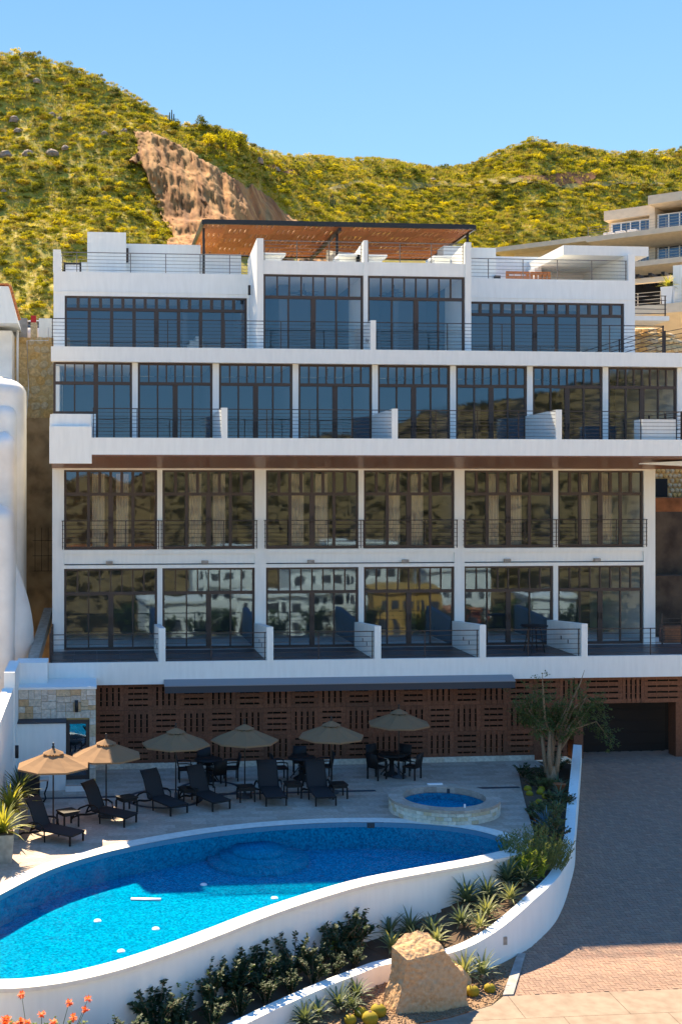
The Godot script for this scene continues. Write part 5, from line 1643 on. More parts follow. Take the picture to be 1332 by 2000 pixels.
func build_hill() -> void:
	hill_noise = FastNoiseLite.new()
	hill_noise.seed = 4
	hill_noise.frequency = 0.06
	hill_noise.fractal_octaves = 4
	var st := mb()
	var rows := 56
	var cols := 170
	var grid := []
	for i in cols + 1:
		var px := lerpf(-260.0, 1650.0, float(i) / cols)
		var line := []
		for j in rows + 1: line.append(hill_point(px, 1.35 * j / rows))
		grid.append(line)
	for i in cols:
		for j in rows: quad(st, grid[i][j], grid[i + 1][j], grid[i + 1][j + 1], grid[i][j + 1])
	# the foot runs down to a level bench behind the buildings
	for i in cols:
		var a: Vector3 = grid[i][0]; var b: Vector3 = grid[i + 1][0]
		quad(st, Vector3(a.x, 2.0, a.z + 1.0), Vector3(b.x, 2.0, b.z + 1.0), b, a)
	struct("hillside", done(st), mats["hill_soil"])
	# the bare scar: steep fluted rock, standing a little proud of the slope
	var face := mb()
	var f := FastNoiseLite.new()
	f.seed = 9
	f.frequency = 0.02
	f.fractal_type = FastNoiseLite.FRACTAL_RIDGED
	f.fractal_octaves = 4
	var step := 2.6
	var pts := {}
	var inside := {}
	for i in 168:
		for j in 98:
			var px := 236.0 + i * step
			var py := 250.0 + j * step
			var q := Vector2(px + 3.0 * f.get_noise_2d(px * 2.0, py * 2.0), py + 3.0 * f.get_noise_2d(py * 3.0, px * 3.0))
			var ins := Geometry2D.is_point_in_polygon(q, scar)
			inside[Vector2i(i, j)] = ins
			var v := hill_share(px, py)
			var p := hill_point(px, v)
			var toward := (EYE - p).normalized()
			var flute := f.get_noise_2d(px * 1.3 - py * 0.35, py * 0.22)
			var fine := f.get_noise_2d(px * 5.0, py * 2.0)
			pts[Vector2i(i, j)] = p + toward * ((0.7 + 1.1 * flute + 0.4 * fine) if ins else -2.0)
	for i in 167:
		for j in 97:
			var k := [Vector2i(i, j), Vector2i(i, j + 1), Vector2i(i + 1, j + 1), Vector2i(i + 1, j)]
			if inside[k[0]] or inside[k[1]] or inside[k[2]] or inside[k[3]]:
				quad(face, pts[k[0]], pts[k[1]], pts[k[2]], pts[k[3]])
	struct("eroded_cliff", done(face), mats["cliff_rock"])
	# the old track across the saddle and the red earth cut above it
	for q in [[600.0, 1332.0, 357.0, 4.5, 0.0, "hill_track", "straw_ground"], [1010.0, 1172.0, 352.0, 11.0, -0.055, "red_earth_cut", "red_soil"], [520.0, 585.0, 318.0, 8.0, 0.25, "red_earth_cut", "red_soil"]]:
		var tr := mb()
		var n := 60
		for i in n:
			var c := []
			for e in [[i, 1], [i + 1, 1], [i + 1, 0], [i, 0]]:
				var px: float = lerpf(q[0], q[1], e[0] / float(n))
				var wv: float = 1.0 - pow(absf(e[0] / float(n) - 0.5) * 2.0, 4.0)
				var py: float = q[2] + (px - q[0]) * q[4] + 5.0 * hill_noise.get_noise_2d(px * 0.4, 3.0) + (q[3] if e[1] == 1 else -q[3]) * wv * (0.8 + 0.5 * hill_noise.get_noise_2d(px * 0.9, 40.0 + 9.0 * e[1]))
				var p := hill_point(px, hill_share(px, py))
				c.append(p + (EYE - p).normalized() * 0.55)
			quad(tr, c[0], c[1], c[2], c[3])
		struct(q[5], done(tr), mats[q[6]])
	# scrub: the largest bushes are things of their own, the rest one mass
	var kinds := []
	for k in 6: kinds.append(scrub_mesh(500 + k, 300, 0.15))
	var all := []
	var r := RandomNumberGenerator.new()
	r.seed = 2024
	while all.size() < 6800:
		var px := r.randf_range(-40.0, 1380.0)
		var ridge := column_value(RIDGE, px)
		var low := 625.0 if px < 115.0 else (510.0 if px < 400.0 else (480.0 if px < 960.0 else 560.0))
		var py := r.randf_range(ridge - 1.0, low)
		if Geometry2D.is_point_in_polygon(Vector2(px, py + 4.0), scar): continue
		var v := hill_share(px, py)
		var p := hill_point(px, v)
		var ridge_band := py - ridge < 24.0 and px > 520.0 and px < 930.0
		if ridge_band and r.randf() < 0.75: continue
		var terrace := px > 620.0 and absf(py - (358.0 - (px - 620.0) * 0.012)) < 7.0
		if terrace and r.randf() < 0.85: continue
		var rpx := 3.0 + 10.5 * pow(r.randf(), 2.4)
		if px < 450.0 and py > 300.0: rpx *= 1.25
		var rad := rpx * hill_depth(px, v) / 2400.0
		var patch := hill_noise.get_noise_2d(px * 0.35, py * 0.6)
		var tone := clampi(int(2.6 + patch * 4.0 + r.randf_range(-2.2, 2.2)), 0, 5)
		tone = [2, 1, 0, 4, 5, 3][tone] if r.randf() < 0.8 else r.randi() % 6
		all.append([p, rad, tone, rpx, r.randi() % 6, r.randf() * TAU, px, py])
	all.sort_custom(func(a, b): return a[3] > b[3])
	var tones := ["bright yellow-green", "mid green", "dark green", "olive brown", "vivid yellow", "grey-green"]
	var where := func(q) -> String:
		if q[6] < 110.0: return "high at the left edge of the hill" if q[7] < 230.0 else ("half way up the left edge of the hill" if q[7] < 400.0 else "low on the hill over the neighbour's roof")
		if q[6] < 260.0: return "near the left hilltop" if q[7] < 260.0 else ("left of the bare cliff" if q[7] < 400.0 else "low on the hill over the stair head")
		if q[6] < 480.0: return "above the bare cliff's edge" if q[7] < 330.0 else "at the foot of the bare cliff"
		if q[6] < 640.0: return "right of the bare cliff"
		if q[6] < 820.0: return "on the saddle's upper slope" if q[7] < 357.0 else "on the saddle right behind the pergola"
		if q[6] < 1000.0: return "on the dip of the skyline" if q[7] < 357.0 else "low behind the right roof terrace"
		if q[6] < 1180.0: return "below the right summit" if q[7] < 357.0 else "left of the beige apartment block"
		return "high over the beige apartment block"
	var sized := func(q) -> String: return "broad " if q[3] > 13.0 else ("" if q[3] > 11.5 else "small ")
	for i in 280:
		var q: Array = all[i]
		var o := solo("hillside_shrub", kinds[q[4]], mats["scrub_%d" % q[2]], "%s%s shrub %s" % [sized.call(q), tones[q[2]], where.call(q)], "shrub", q[0], Vector3(0, q[5], 0), "%s%s shrubs %s" % [sized.call(q), tones[q[2]], where.call(q)])
		o.scale = Vector3(q[1], q[1] * 0.66, q[1])
	var base_cols := SCRUB
	var holder := Node3D.new()
	holder.name = "hillside_scrub"
	add_child(holder)
	tag(holder, "dense mass of green and yellow scrub covering the hillside", "scrub", "", "stuff")
	for k in 6:
		var mine := []
		for i in range(280, all.size()):
			if all[i][4] == k: mine.append(all[i])
		var mm := MultiMesh.new()
		mm.transform_format = MultiMesh.TRANSFORM_3D
		mm.use_colors = true
		mm.mesh = kinds[k]
		mm.instance_count = mine.size()
		for i in mine.size():
			var q: Array = mine[i]
			mm.set_instance_transform(i, Transform3D(Basis(Vector3.UP, q[5]).scaled(Vector3(q[1], q[1] * 0.66, q[1])), q[0]))
			var c: Array = base_cols[q[2]]
			var b := r.randf_range(0.85, 1.15)
			mm.set_instance_color(i, Color(c[0] * b, c[1] * b, c[2]))
		var mi := MultiMeshInstance3D.new()
		mi.name = numbered("scrub", holder)
		mi.multimesh = mm
		mi.material_override = mats["scrub_mix"]
		mi.set_meta("kind", "stuff")
		holder.add_child(mi)
	# dry grass between the bushes
	var blades := mb()
	for i in 26:
		var a := r.randf() * TAU
		var b := Vector3(cos(a), 0, sin(a)) * r.randf() * 0.8
		var t := b + Vector3(r.randf_range(-0.3, 0.3), r.randf_range(0.5, 1.0), r.randf_range(-0.3, 0.3))
		var s := Vector3(-sin(a), 0, cos(a)) * 0.07
		tri(blades, b - s, b + s, t)
	var gm := MultiMesh.new()
	gm.transform_format = MultiMesh.TRANSFORM_3D
	gm.use_colors = true
	gm.mesh = done(blades)
	gm.instance_count = 26000
	for i in 26000:
		var px := r.randf_range(-40.0, 1380.0)
		var ridge := column_value(RIDGE, px)
		var low := 625.0 if px < 115.0 else (510.0 if px < 400.0 else (480.0 if px < 960.0 else 560.0))
		var py := r.randf_range(ridge - 1.0, low)
		while Geometry2D.is_point_in_polygon(Vector2(px, py), scar):
			px = r.randf_range(-40.0, 1380.0)
			ridge = column_value(RIDGE, px)
			py = r.randf_range(ridge - 1.0, 480.0)
		var v := hill_share(px, py)
		var sz := r.randf_range(3.0, 6.5) * hill_depth(px, v) / 2400.0
		gm.set_instance_transform(i, Transform3D(Basis(Vector3.UP, r.randf() * TAU).scaled(Vector3(sz * 1.4, sz, sz * 1.4)), hill_point(px, v) + Vector3(0, -0.05, 0)))
		var c: Color = [Color(0.40, 0.32, 0.04), Color(0.34, 0.31, 0.03), Color(0.28, 0.28, 0.02), Color(0.44, 0.33, 0.07)][r.randi() % 4]
		gm.set_instance_color(i, c)
	var gi := MultiMeshInstance3D.new()
	gi.name = "dry_grass"
	gi.multimesh = gm
	gi.material_override = mats["straw_mix"]
	add_child(gi)
	tag(gi, "dry yellow grass between the hillside shrubs", "grass", "", "stuff")
	# rocks showing through, and columnar cacti
	var rocks := [[72, 158, 9], [58, 150, 6], [28, 218, 12], [35, 236, 9], [102, 212, 8], [118, 222, 6], [205, 262, 8], [243, 259, 7], [12, 292, 16], [56, 284, 13], [102, 280, 14], [128, 272, 9], [8, 352, 6], [1040, 280, 6], [1052, 284, 5], [1068, 282, 5], [1015, 288, 4], [505, 312, 12], [540, 330, 8], [845, 352, 7]]
	var spots := ["on the left hilltop", "below the left hilltop", "at the left picture edge", "above the bare cliff", "on the right summit", "beside the cliff's right end"]
	for i in rocks.size():
		var q: Array = rocks[i]
		var v := hill_share(q[0], q[1])
		var rad: float = q[2] * hill_depth(q[0], v) / 2400.0
		var rk := mb(true)
		var rr := RandomNumberGenerator.new()
		rr.seed = 700 + i
		var ring := []
		for j in 5:
			var line := []
			for k in 8:
				var a := TAU * k / 8.0
				var s := [0.9, 1.0, 0.85, 0.5, 0.08][j] * rr.randf_range(0.75, 1.15) as float
				line.append(Vector3(cos(a) * s, [-0.4, 0.1, 0.5, 0.85, 1.0][j] * rr.randf_range(0.9, 1.05), sin(a) * s))
			ring.append(line)
		for j in 4:
			for k in 8: quad(rk, ring[j][(k + 1) % 8], ring[j][k], ring[j + 1][k], ring[j + 1][(k + 1) % 8])
		var place: String = "high on the left hilltop" if q[1] < 240 and q[0] < 300 else ("in the outcrop at the left picture edge" if q[0] < 140 else ("just above the bare cliff" if q[0] < 300 else ("on the right summit" if q[0] > 1000 else "right of the bare cliff")))
		var o := solo("hill_rock", done(rk), mats["hill_rock"], "weathered pinkish rock %s" % place, "rock", hill_point(q[0], v) + Vector3(0, rad * 0.1, 0), Vector3(0, i * 0.7, 0), "rocks %s" % place)
		o.scale = Vector3(rad, rad * 0.9, rad)
	for q in [[336, 205, 26, "tall columnar cactus on the left skyline"], [650, 384, 26, "columnar cactus on the saddle behind the pergola"], [702, 392, 22, "columnar cactus right of the other on the saddle"]]:
		var v := hill_share(q[0], maxf(q[1], column_value(RIDGE, q[0]) + 3.0))
		var h: float = q[2] * hill_depth(q[0], v) / 2400.0
		var o := thing("columnar_cactus", q[3], "cactus", hill_point(q[0], v))
		for k in 3:
			var c := mb()
			var x := (k - 1) * h * 0.16
			tube(c, [Vector3(0, 0, 0), Vector3(x, h * 0.25, 0), Vector3(x, h * [0.8, 1.0, 0.7][k], 0)], [h * 0.05, h * 0.055, h * 0.04], 7)
			part(o, "arm", done(c), mats["saguaro"])
	# bushy trees that break the skyline
	for q in [[395, 246, 15, 2, "dark bushy tree on the skyline left of the dip"], [420, 262, 12, 5, "thin grey-green tree on the skyline beside the dark one"], [440, 292, 24, 0, "large sunlit yellow-green tree above the cliff's top edge"], [470, 292, 20, 1, "airy green tree where the left hill meets the saddle"], [410, 285, 20, 4, "vivid yellow tree above the middle of the cliff"]]:
		var v := hill_share(q[0], q[1])
		var rad: float = q[2] * hill_depth(q[0], v) / 2400.0
		var o := thing("hillside_tree", q[4], "tree", hill_point(q[0], v), 0.7 * q[3])
		var tr := mb()
		tube(tr, [Vector3(0, -0.3, 0), Vector3(0.05, rad * 0.9, 0)], [0.09, 0.04], 6)
		part(o, "trunk", done(tr), mats["bark"])
		var cr := part(o, "crown", scrub_mesh(540 + int(q[0]), 520, 0.13), mats["scrub_%d" % q[3]], Vector3(0, rad * 0.35, 0))
		cr.scale = Vector3(rad, rad * 1.05, rad)

# ---------------------------------------------------------------- neighbours
func rounded_buttress(w: float, d: float, y0: float, y1: float, bulge: float) -> ArrayMesh:
	var st := mb()
	var prof := []
	for k in 25:
		var v := 1.0 - pow(1.0 - k / 24.0, 1.8)
		var r := 1.0 + bulge * sin(v * PI)
		if v > 0.955: r *= sqrt(maxf(0.0, 1.0 - pow((v - 0.955) / 0.045, 2.0)))
		prof.append([r, lerpf(y0, y1, v)])
	var n := 40
	var at := func(i: int, k: int) -> Vector3:     # a rounded square in plan
		var a := TAU * k / n
		var q: float = prof[i][0] * pow(pow(absf(cos(a)), 5.0) + pow(absf(sin(a)), 5.0), -0.2)
		return Vector3(cos(a) * q * w, prof[i][1] + 0.05 * sin(a * 2.0 + prof[i][1] * 1.3), -sin(a) * q * d)
	for i in prof.size() - 1:
		for k in n: quad(st, at.call(i, k), at.call(i, k + 1), at.call(i + 1, k + 1), at.call(i + 1, k))
	return done(st)

func build_left_neighbour() -> void:
	var h := thing("white_house", "cream white stuccoed house with rounded buttresses at the left edge", "house")
	part(h, "wall", box_mesh(-9.0, -3.35, 0.0, 14.0, -9.5, -1.0), mats["cream_stucco"])
	part(h, "upper_wall", box_mesh(-9.0, -3.52, 14.0, 17.0, -12.0, -7.0), mats["cream_stucco"])
	part(h, "buttress", rounded_buttress(0.95, 1.6, 1.0, 14.5, 0.0), mats["cream_stucco"], Vector3(-3.62, 0, -2.4))
	part(h, "buttress", rounded_buttress(0.55, 1.0, 1.0, 13.4, 0.0), mats["cream_stucco"], Vector3(-3.46, 0, -1.5))
	part(h, "buttress", rounded_buttress(0.55, 0.9, 1.0, 12.2, 0.0), mats["cream_stucco"], Vector3(-3.50, 0, -0.6))
	part(h, "buttress", rounded_buttress(0.70, 0.9, 0.5, 9.4, 0.15), mats["cream_stucco"], Vector3(-3.62, 0, 1.3))
	var lobe := mb()
	var prof := []
	for k in 15:
		var v := k / 14.0
		prof.append([sin(pow(v, 0.85) * PI) * 1.02 + 0.02, lerpf(1.4, 8.05, v)])
	lathe(lobe, prof, 28)
	part(h, "buttress", done(lobe), mats["cream_stucco"], Vector3(-3.22, 0, 1.0))
	var rf := mb(true)
	var q := [Vector3(-3.55, 18.85, 0), Vector3(-3.14, 17.35, 0)]
	hexa(rf, [Vector3(-9, 17.2, -6.0), Vector3(-3.2, 17.2, -6.0), Vector3(-3.2, 17.2, -11.0), Vector3(-9, 17.2, -11.0),
		Vector3(-9, 18.9, -6.0), Vector3(-3.6, 18.8, -6.0), Vector3(-3.6, 18.8, -11.0), Vector3(-9, 18.9, -11.0)])
	part(h, "roof", done(rf), mats["white_stucco"])
	for k in 9:
		var a: Vector3 = q[0].lerp(q[1], k / 9.0)
		var b: Vector3 = q[0].lerp(q[1], (k + 1.06) / 9.0)
		var t := mb()
		tube(t, [a + Vector3(0.0, 0.02, -6.0), b + Vector3(0.02, 0.0, -6.0)], [0.055, 0.068], 7)
		part(h, "ridge_tile", done(t), mats["roof_tile"])
	for k in 6: part(h, "roof_tile", box_mesh(-4.55 + k * 0.16, -4.41 + k * 0.16, 18.86, 18.93, -11.0, -5.95), mats["roof_tile"])
	part(h, "window_slit", box_mesh(-3.349, -3.33, 12.4, 13.6, -2.2, -1.8), mats["dark_grey"])
	# alley: concrete retaining wall with rubble stones above it, seen between the two buildings
	var w := thing("retaining_wall", "stained concrete retaining wall topped with golden rubble stones in the left alley", "retaining wall")
	part(w, "concrete", box_mesh(-6.0, -1.0, 0.0, 13.25, -9.6, -9.0), mats["old_concrete"])
	part(w, "mortar_bed", box_mesh(-6.0, -1.0, 13.25, 16.95, -9.6, -9.06), mats["mortar"])
	for k in 3:
		for j in 4: part(w, "mesh_bar", box_mesh(-2.6 + k * 0.3, -2.58 + k * 0.3, 6.2, 8.2, -8.99, -8.97), mats["rubber"]) if j == 0 else part(w, "mesh_bar", box_mesh(-2.7, -1.6, 6.2 + k * 0.7, 6.22 + k * 0.7, -8.965 - j * 0.002, -8.96), mats["rubber"])
	var y := 13.25
	var row := 0
	while y < 16.8:
		var x := -3.9 + 0.15 * (row % 2)
		var hh := rng.randf_range(0.30, 0.44)
		while x < -1.45:
			var ww := rng.randf_range(0.28, 0.60)
			var c := Vector3(x + ww * 0.5, y + hh * 0.5 + rng.randf_range(-0.09, 0.09), -9.06 + rng.randf_range(-0.03, 0.02))
			part(w, "stone", rubble(rng.randi() % 6), mats["rubble_stone_%d" % (rng.randi() % 5)], c, Vector3(0, 0, rng.randf_range(-0.7, 0.7))).scale = Vector3(ww * 0.55, hh * rng.randf_range(0.5, 0.64), 0.055)
			x += ww
		y += hh
		row += 1
	var p := thing("garden_wall", "low white and grey garden wall with a red-capped stone post above the rubble wall", "wall")
	part(p, "white_block", box_mesh(-2.42, -1.72, 16.96, 17.85, -9.4, -9.1), mats["white_stucco"])
	part(p, "grey_block", box_mesh(-3.75, -2.95, 16.96, 17.85, -9.4, -9.1), mats["grey_concrete"])
	part(p, "post", box_mesh(-2.80, -2.50, 16.96, 17.65, -9.42, -9.1), mats["rubble_stone_4"])
	part(p, "post_cap", box_mesh(-2.79, -2.55, 17.651, 17.98, -9.38, -9.14), mats["red_paint"])
	var pipe := mb()
	tube(pipe, [Vector3(-3.36, 14.4, -8.5), Vector3(-3.36, 17.5, -8.5)], [0.055, 0.055], 8)
	solo("drain_pipe", done(pipe), mats["white_paint"], "thick white vertical drain pipe in front of the rubble wall", "pipe")
	var cable := mb()
	tube(cable, [Vector3(-1.98, 17.4, -8.85), Vector3(-1.98, 16.8, -8.85), Vector3(-2.95, 16.78, -8.85), Vector3(-2.88, 14.6, -8.85), Vector3(-2.98, 13.2, -8.85)], [0.02, 0.02, 0.02, 0.02, 0.02], 6)
	solo("conduit_pipe", done(cable), mats["white_paint"], "thin cream conduit running down the rubble wall", "pipe")
	# the car that shows over the garden wall
	var c := thing("parked_car", "white car parked behind the red-capped post, only its roof in view", "car", Vector3(-2.62, 16.62, -12.2))
	var body := mb()
	hexa(body, [Vector3(-0.86, 0.3, 1.6), Vector3(0.86, 0.3, 1.6), Vector3(0.86, 0.3, -2.2), Vector3(-0.86, 0.3, -2.2),
		Vector3(-0.82, 0.98, 1.55), Vector3(0.82, 0.98, 1.55), Vector3(0.82, 1.02, -2.1), Vector3(-0.82, 1.02, -2.1)])
	part(c, "body", done(body), mats["car_paint"])
	var gl := mb()
	hexa(gl, [Vector3(-0.78, 0.99, 0.9), Vector3(0.78, 0.99, 0.9), Vector3(0.78, 1.02, -1.9), Vector3(-0.78, 1.02, -1.9),
		Vector3(-0.66, 1.42, 0.25), Vector3(0.66, 1.42, 0.25), Vector3(0.66, 1.42, -1.4), Vector3(-0.66, 1.42, -1.4)])
	part(c, "windscreen", done(gl), mats["car_glass"])
	var rf2 := mb()
	for k in 8:
		var a := lerpf(-0.74, 0.74, k / 8.0)
		var b := lerpf(-0.74, 0.74, (k + 1) / 8.0)
		var ya := 1.52 - 0.10 * pow(absf(a) / 0.74, 2.5)
		var yb := 1.52 - 0.10 * pow(absf(b) / 0.74, 2.5)
		hexa(rf2, [Vector3(a, ya - 0.06, 0.30), Vector3(b, yb - 0.06, 0.30), Vector3(b, yb - 0.06, -1.5), Vector3(a, ya - 0.06, -1.5),
			Vector3(a, ya, 0.28), Vector3(b, yb, 0.28), Vector3(b, yb, -1.5), Vector3(a, ya, -1.5)])
	part(c, "roof", done(rf2), mats["car_paint"])
	for s in [-0.8, 0.8]:
		for z in [1.0, -1.5]:
			var wh := mb()
			lathe(wh, [[0.0, -0.1], [0.3, -0.1], [0.3, 0.1], [0.0, 0.1]], 16)
			part(c, "wheel", done(wh), mats["rubber"], Vector3(s, 0.3, z), Vector3(0, 0, PI / 2))
	struct("upper_street", box_mesh(-9.0, -1.0, 16.2, 16.60, -15.5, -9.6), mats["red_soil"])

var rubbles := []
func rubble(k: int) -> ArrayMesh:
	if rubbles.is_empty():
		var r := RandomNumberGenerator.new()
		r.seed = 33
		for n in 6:
			var st := mb()
			var ring := []
			for i in 7:
				var a := TAU * (i + r.randf_range(-0.3, 0.3)) / 7.0
				ring.append(Vector3(cos(a), sin(a), 0) * r.randf_range(0.85, 1.08))
			for i in 7:
				var p: Vector3 = ring[i]; var q: Vector3 = ring[(i + 1) % 7]
				st.set_smooth_group(-1)
				quad(st, p - Vector3(0, 0, 0.3), q - Vector3(0, 0, 0.3), q * 0.95 + Vector3(0, 0, 0.45), p * 0.95 + Vector3(0, 0, 0.45))
				st.set_smooth_group(1)
				quad(st, p * 0.95 + Vector3(0, 0, 0.45), q * 0.95 + Vector3(0, 0, 0.45), q * 0.6 + Vector3(0, 0, 0.8), p * 0.6 + Vector3(0, 0, 0.8))
				tri(st, p * 0.6 + Vector3(0, 0, 0.8), q * 0.6 + Vector3(0, 0, 0.8), Vector3(0, 0, 0.9))
			rubbles.append(done(st))
	return rubbles[k]

func metal_rail(parent: Node, called: String, x0: float, x1: float, y0: float, y1: float, z: float, rods: int, gap: float, mat: String) -> void:
	var st := mb(true)
	for k in rods:
		var y := lerpf(y0 + 0.12, y1, float(k) / (rods - 1))
		bx(st, x0, x1, y - 0.014, y + 0.014, z - 0.02, z + 0.01)
	var o := part(parent, called, done(st), mats[mat])
	var n := int((x1 - x0) / gap)
	for k in n + 1:
		var x := x0 + 0.03 + k * (x1 - x0 - 0.06) / maxi(n, 1)
		part(o, "post", box_mesh(x - 0.025, x + 0.025, y0, y1 + 0.01, z - 0.05, z - 0.021), mats[mat])

func glazed(parent: Node, x0: float, x1: float, y0: float, y1: float, z: float, n: int) -> void:
	var st := mb(true)
	for k in n + 1:
		var x := lerpf(x0, x1, float(k) / n)
		bx(st, x - 0.05, x + 0.05, y0, y1, z - 0.06, z + 0.02)
	bx(st, x0 - 0.05, x1 + 0.05, y1, y1 + 0.08, z - 0.06, z + 0.02)
	var f := part(parent, "window", done(st), mats["white_paint"])
	part(f, "dark_room", box_mesh(x0, x1, y0, y1, z - 0.35, z - 0.3), mats["night_blue"])
	for k in n:
		var p := mb(true)
		var xa := lerpf(x0, x1, float(k) / n) + 0.05
		var xb := lerpf(x0, x1, float(k + 1) / n) - 0.05
		quad(p, Vector3(xa, y0, z - 0.03), Vector3(xb, y0, z - 0.03), Vector3(xb, y1, z - 0.03), Vector3(xa, y1, z - 0.03))
		part(f, "pane", done(p), mats["glass"])

func build_right_neighbours() -> void:
	# beige block of flats up the slope, turned towards the left
	var o := sight(1168, 474, 115.0)
	var b := thing("beige_apartment_building", "beige apartment block with curved balconies up the right hillside", "building", o, -0.75)
	for k in 3:
		var y := -2.75 * k
		part(b, "balcony_slab", box_mesh(-0.2, 26.0, y - 0.35, y + 0.12, -1.0, 2.6), mats["beige_stucco"])
		var soff := mb(true)
		hexa(soff, [Vector3(0.3, y - 0.95, 0.2), Vector3(26.0, y - 0.95, 0.2), Vector3(26.0, y - 0.95, -1.0), Vector3(0.3, y - 0.95, -1.0),
			Vector3(-0.1, y - 0.351, 2.5), Vector3(26.0, y - 0.351, 2.5), Vector3(26.0, y - 0.351, -1.0), Vector3(-0.1, y - 0.351, -1.0)])
		part(b, "balcony_soffit", done(soff), mats["beige_stucco"])
		part(b, "wall", box_mesh(0.4, 26.0, y - 2.6, y + 2.1, -9.0, -1.6), mats["beige_stucco"])
		glazed(b, 0.9, 4.4, y + 0.15, y + 1.75, -1.0, 4)
		glazed(b, 5.2, 10.0, y + 0.15, y + 2.0, -0.9, 5)
		part(b, "pier", box_mesh(4.55, 5.05, y + 0.12, y + 2.1, -1.6, -0.5), mats["beige_stucco"])
		metal_rail(b, "balcony_railing", -0.1, 14.0, y + 0.12, y + 1.0, 2.5, 4, 1.6, "planter_stone")
	part(b, "roof_parapet", box_mesh(0.3, 5.0, 2.1, 3.0, -9.0, -0.6), mats["beige_stucco"])
	part(b, "roof_slab", box_mesh(4.9, 26.0, 2.7, 3.5, -9.0, 1.0), mats["beige_stucco"])
	part(b, "side_roof", box_mesh(-10.0, -0.3, 0.0, 0.45, -7.0, 1.5), mats["beige_stucco"])
	part(b, "side_wall", box_mesh(-8.6, -0.3, -6.0, -0.001, -7.0, -0.6), mats["beige_stucco"])
	for k in 3: part(b, "balcony_lounge_chair", box_mesh(1.0 + k * 1.1, 1.8 + k * 1.1, 0.13, 0.55, 0.8, 1.5), mats["white_paint"])
	# white house below it
	var w := thing("white_villa", "white villa with a railed balcony and dark pergola below the beige flats", "house", sight(1236, 628, 74.0), -0.70)
	part(w, "balcony_slab", box_mesh(-6.0, 14.0, 0.2, 0.75, -4.0, 1.2), mats["beige_stucco"])
	var ws := mb(true)
	hexa(ws, [Vector3(-6.0, -0.9, -1.0), Vector3(14.0, -0.9, -1.0), Vector3(14.0, -0.9, -4.0), Vector3(-6.0, -0.9, -4.0),
		Vector3(-6.0, 0.199, 1.1), Vector3(14.0, 0.199, 1.1), Vector3(14.0, 0.199, -4.0), Vector3(-6.0, 0.199, -4.0)])
	part(w, "balcony_soffit", done(ws), mats["beige_stucco"])
	part(w, "lower_wall", box_mesh(1.8, 14.0, -5.0, -0.901, -4.0, -2.0), mats["beige_stucco"])
	part(w, "lower_wall", box_mesh(-6.0, 1.7, -5.0, -0.901, -4.0, -3.6), mats["beige_stucco"])
	part(w, "upper_wall", box_mesh(2.35, 14.0, 0.751, 3.1, -4.0, 0.2), mats["white_stucco"])
	part(w, "shutter", box_mesh(2.85, 14.0, 0.76, 2.35, 0.201, 0.23), mats["beige_stucco"])
	metal_rail(w, "balcony_railing", -6.0, 1.9, 0.76, 1.5, 1.1, 4, 1.3, "beige_stucco")
	metal_rail(w, "balcony_railing", 2.6, 14.0, 0.76, 1.5, 1.1, 4, 1.3, "white_paint")
	part(w, "back_wall", box_mesh(-6.0, 2.34, 0.76, 3.3, -4.0, -3.5), mats["void"])
	part(w, "pergola_beam", box_mesh(-6.0, 2.34, 2.3, 2.6, -0.6, -0.2), mats["beige_stucco"])
	for k in 11: part(w, "pergola_rafter", box_mesh(-5.8 + k * 0.75, -5.6 + k * 0.75, 2.601, 2.78, -4.0, 0.3), mats["wicker"])
	var pt := mb(true)
	hexa(pt, [Vector3(-0.26, 0, 0.26), Vector3(0.26, 0, 0.26), Vector3(0.26, 0, -0.26), Vector3(-0.26, 0, -0.26),
		Vector3(-0.34, 1.0, 0.34), Vector3(0.34, 1.0, 0.34), Vector3(0.34, 1.0, -0.34), Vector3(-0.34, 1.0, -0.34)])
	var at := w.position + Basis(Vector3.UP, -0.70) * Vector3(2.2, 0.76, 0.75)
	solo("balcony_planter", done(pt), mats["white_paint"], "tall white planter on the villa balcony", "planter", at, Vector3(0, -0.7, 0))
	solo("balcony_plant", rosette(40, 0.8, 0.05, 1.2, 401, true), mats["sword_leaf"], "yellow spiky plant in the tall white balcony planter", "plant", at + Vector3(0, 1.0, 0))
	# dark stair railing seen beside the terrace
	var sr := thing("stair_railing", "dark metal stair railing climbing behind the right end of the terrace", "railing")
	var st := mb(true)
	for k in 6: bar(st, Vector3(23.6, 15.55 + k * 0.19, -1.0), Vector3(26.0, 16.0 + k * 0.19, -0.2), 0.024, 0.024)
	part(sr, "rails", done(st), mats["railing"])
	for k in 4: part(sr, "post", box_mesh(23.6 + k * 0.72, 23.66 + k * 0.72, 15.4, 16.55 + k * 0.13, -1.0 + k * 0.24, -0.94 + k * 0.24), mats["railing"])
	part(sr, "landing_slab", box_mesh(23.5, 25.3, 17.4, 17.6, -6.5, -4.0), mats["white_stucco"])
	metal_rail(sr, "landing_rail", 23.5, 25.2, 17.6, 18.5, -4.1, 5, 1.6, "railing")
	# mound of rubble stones
	var md := thing("stone_mound", "domed golden rubble stone wall behind the right terrace railing", "stone wall", Vector3(25.7, 15.2, -7.6))
	var dome := mb()
	var prof := []
	for k in 9: prof.append([cos(k / 8.0 * PI / 2) * 2.3, sin(k / 8.0 * PI / 2) * 2.35])
	lathe(dome, prof, 24)
	part(md, "mortar_bed", done(dome), mats["mortar"])
